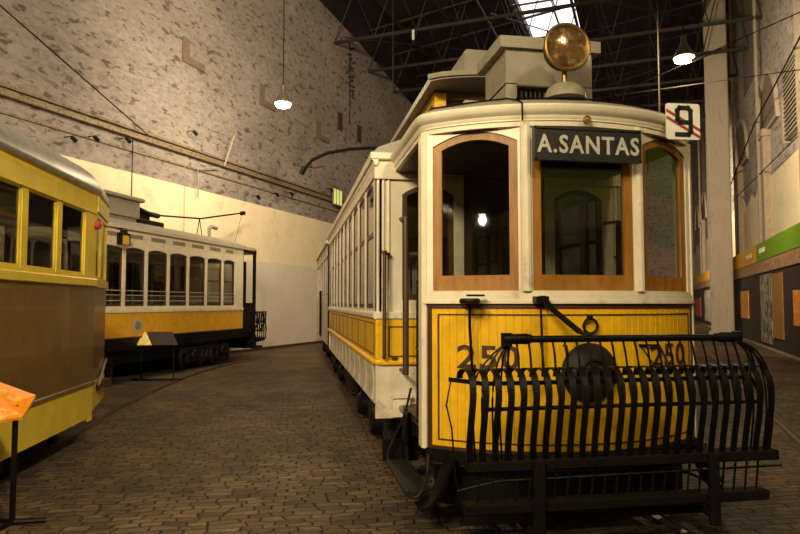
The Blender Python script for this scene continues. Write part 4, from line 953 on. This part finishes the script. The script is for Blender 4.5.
# crest
GOLDP = mat('crest_pale', (.45, .36, .16), .4); 
cr = MB().lathe([(0, .20), (.008, .20), (.01, 0)], (W3+.004, 12.72, 1.25), 'x', 20).build('crest', GOLDP, T3)
MB().lathe([(0, .10), (.012, .09), (.013, 0)], (W3+.012, 12.72, 1.25), 'x', 12).build('crest_shield', VENT, cr)
# roof
def r3(y, k=1.0, dz=0): return [(-W3*k-.07*k, y, 3.40), (-W3*k, y, 3.47+dz), (-.85*k, y, 3.60+dz), (-.5*k, y, 3.68+dz), (0, y, 3.71+dz), (.5*k, y, 3.68+dz), (.85*k, y, 3.60+dz), (W3*k, y, 3.47+dz), (W3*k+.07*k, y, 3.40)]
MB().rings([r3(YA-.5, .8, -.05), r3(YA), r3(17.5), r3(18.2, .97, -.03), r3(18.5, .92, -.06), r3(18.68, .80, -.05)]).build('roof', ROOFG, T3, 50)
MB().rings([[(x, y, 3.44 if abs(x) > .3 else 3.44) for x in (-W3*k-.08*k, W3*k+.08*k)]+[(x, y, 3.36) for x in (W3*k+.06*k, -W3*k-.06*k)] for y, k in ((YA-.5, .8), (YA, 1), (17.5, 1), (18.2, .97), (18.55, .92), (18.7, .8))]).build('cornice', T3C, T3, 0)
# open end platform
m = MB()
for s in (-1, 1):
    m.box(*sorted((s*(W3-.05), s*(W3-.12))), 18.0-.2, 18.02, 1.62, 3.0)
    m.box(*sorted((s*(W3-.02), s*(W3-.09))), 18.52, 18.62, .70, 3.40)
    m.box(*sorted((s*(W3-.05), s*(W3-.10))), YZ, 17.84, .9, 3.38); 
m.box(-W3, W3, 17.76, 18.6, 3.26, 3.36); m.build('platform_posts', BLACK, T3, 0)
m = MB(); m.box(-W3+.02, W3-.02, 18.54, 18.60, .72, 1.75).box(W3-.10, W3-.04, 17.84, 18.54, .85, 1.70); m.build('platform_dash', BLACK, T3, 0)
m = MB(); wall_cell(m, -W3+.05, W3-.05, 1.0, 3.38, -.8, .8, 1.8, 2.9, .05, YZ-.05, YZ, ID, 6); m.build('end_bulkhead', T3C, T3, 0)
m = MB(); m.box(-W3, W3, YA-.02, YA+.05, .8, 3.4); m.build('near_bulkhead', T3C, T3, 0)
B(-W3+.08, W3-.08, YA, 18.5, .72, .82).build('floor_frame', BLACK, T3, 0)
B(-.9, .9, 11.5, 16.0, .40, .72).build('equipment_box', BLACK, T3, 0)
truck(T3, 10.4, 11.6, 1.02, .34); truck(T3, 15.2, 16.7, 1.02, .34)
m = MB(); m.box(-.5, .5, 18.55, 19.2, .50, .58).box(-.9, 1.12, 18.55, 18.7, .36, .74).box(.3, 1.12, 18.6, 19.15, .34, .40).box(.3, 1.12, 18.6, 19.2, .58, .66).tube([(1.05, 18.4, .55), (1.05, 19.35, .60)], .06, 8).tube([(.1, 18.6, .6), (.1, 19.45, .62)], .05, 8).tube([(.6, 18.6, .45), (.5, 19.2, .32), (-.5, 19.2, .32)], .03, 6)
for k in range(5): m.tube([(-.6+k*.3, 18.6, .45), (-.6+k*.3, 19.2, .33)], .02, 6)
m.build('coupler', BLACK, T3)
m = MB()
for yq in (18.85, 19.0, 19.15, 19.3, 19.45): m.tube([(1.08, yq, .60), (1.08, yq+.04, .9), (1.08, yq-.05, 1.15), (1.08, yq+.02, 1.48)], .028, 6)
for k in range(9):
    x = -.65+k*.215; m.tube([(x, 19.05, .85), (x+.03, 19.35, 1.15), (x, 19.15, 1.48)], .03, 6)
for z, yq in ((.62, 19.1), (.87, 19.15), (1.15, 19.45), (1.46, 19.25)): m.tube([(-.7, yq, z), (1.08, yq, z)], .026, 6); m.tube([(.7, 18.6, z), (.7, yq, z)], .026, 6)
m.tube([(.7, 18.6, 1.5), (.7, 18.95, 1.45)], .02, 6).tube([(.7, 18.6, .8), (.7, 18.95, .87)], .02, 6).tube([(.75, 18.6, 1.75), (.78, 18.8, 1.72)], .03, 6); m.build('folded_fender', BLACK, T3)
m = MB(); m.box(-.45, .55, 12.35, 13.55, 3.76, 4.17, ch=.02).box(-.52, .62, 12.25, 13.65, 4.17, 4.26, ch=.02).box(-.4, -.3, 12.5, 13.5, 3.62, 3.76).box(.4, .5, 12.5, 13.5, 3.62, 3.76); m.build('resistor_box', VENT, T3)
m = MB(); m.box(-.25, .25, 13.95, 15.0, 3.70, 3.86, ch=.03).tube([(0, 13.85, 4.14), (0, 14.4, 4.06), (0, 15.1, 4.06)], .07, 8).tube([(.15, 13.9, 4.15), (.15, 14.8, 4.0)], .04, 6).tube([(-.15, 13.9, 4.15), (-.15, 14.8, 4.0)], .04, 6).box(-.1, .1, 14.1, 14.6, 3.8, 4.1); tb3 = m.build('trolley_base', BLACK, T3)
MB().tube([(0, 14.9, 4.06), (0, 17.2, 4.26), (0, 19.8, 4.78)], .024, 8).tube([(0, 19.75, 4.76), (0, 19.95, 4.80)], .07, 8).build('trolley_pole', BLACK, tb3)
MB().tube([(0, 17.0, 3.70), (0, 17.15, 4.25), (0, 17.32, 3.70)], .014, 6).build('pole_rest', BLACK, T3)
MB().tube([(0, 17.7, 3.66), (0, 17.7, 4.02), (0, 17.85, 4.09), (0, 18.15, 4.07)], .06, 8).build('roof_whistle', VENT, T3)
MB().tube([(0, 19.8, 4.75), (.3, 18.65, 3.4)], .006, 5).build('trolley_rope', WIRE, T3)
# lantern hung in front
ln_ = thing('lantern', 'small amber lantern hanging before the ivory tram near its roof edge', 'lantern', (*fr(A3, -8.95, 11.95), 2.98), -A3)
AMB = mat('amber_glass', (.62, .36, .04), .3)
m = MB(); m.box(-.05, .05, -.12, .12, 0, .22, ch=.02); m.build('lantern_body', AMB, ln_)
m = MB(); m.box(-.065, .065, -.135, .135, .22, .26, ch=.01).box(-.03, .03, -.06, .06, .26, .33, ch=.01).tube([(0, -.12, .26), (0, -.1, .36), (0, .1, .36), (0, .12, .26)], .01, 6).tube([(-.16, 0, .36), (0, 0, .36)], .012, 6).box(-.065, .065, -.14, -.12, 0, .24).box(-.065, .065, .12, .14, 0, .24); m.build('lantern_frame', BLACK, ln_)

# ------------------------------------------------------------------ information stands
is1 = thing('info_stand', 'black stand with tilted orange board at the left edge, beside the brown tram panel', 'stand', (-2.155, 5.62, 0), .25)
m = MB(); m.tube([(0, 0, .02), (0, 0, .94)], .022, 10); m.build('pole', BLACK, is1)
m = MB(); m.tube([(0, 0, .03), (.24, -.02, .02)], .02, 8).tube([(0, 0, .03), (-.14, -.20, .02)], .02, 8).tube([(0, 0, .03), (-.16, .18, .02)], .02, 8); m.build('foot', BLACK, is1)
m = MB(); m.add([(-.30, -.10, .80), (.06, -.10, .84), (.13, .10, .98), (-.22, .10, 1.14), (-.30, -.11, .82), (.06, -.11, .86), (.13, .09, 1.0), (-.22, .09, 1.16)], [(3, 2, 1, 0), (4, 5, 6, 7), (0, 1, 5, 4), (1, 2, 6, 5), (2, 3, 7, 6), (3, 0, 4, 7)])
m.build('orange_board', ORANGE, is1, 0)
is2 = thing('info_stand', 'low stand with yellow and brown tilted leaflet board before the far tram', 'stand', (-3.05, 15.45, 0), -.1)
m = MB(); m.tube([(-.3, .0, .02), (-.3, 0, .86)], .016, 8).tube([(.42, .0, .02), (.42, 0, .86)], .016, 8).tube([(-.5, 0, .02), (.62, 0, .02)], .02, 8).tube([(-.3, -.2, .02), (-.3, .2, .02)], .02, 8).tube([(.42, -.2, .02), (.42, .2, .02)], .02, 8); m.build('legs', BLACK, is2)
YCARD = mat('yellow_card', (.80, .62, .12), .5, c2=(.85, .78, .5), c2thr=.55, c2scale=12)
def tilt(x0, x1, m_, nm):
    mb = MB(); mb.add([(x0, -.16, .80), (x1, -.16, .80), (x1-.2, .05, 1.08), (x0-.2, .05, 1.08), (x0, -.17, .815), (x1, -.17, .815), (x1-.2, .04, 1.095), (x0-.2, .04, 1.095)], [(3, 2, 1, 0), (4, 5, 6, 7), (0, 1, 5, 4), (1, 2, 6, 5), (2, 3, 7, 6), (3, 0, 4, 7)]); mb.build(nm, m_, is2, 0)
tilt(-.36, -.02, YCARD, 'yellow_leaflet'); tilt(0, .56, DARKP, 'brown_board')
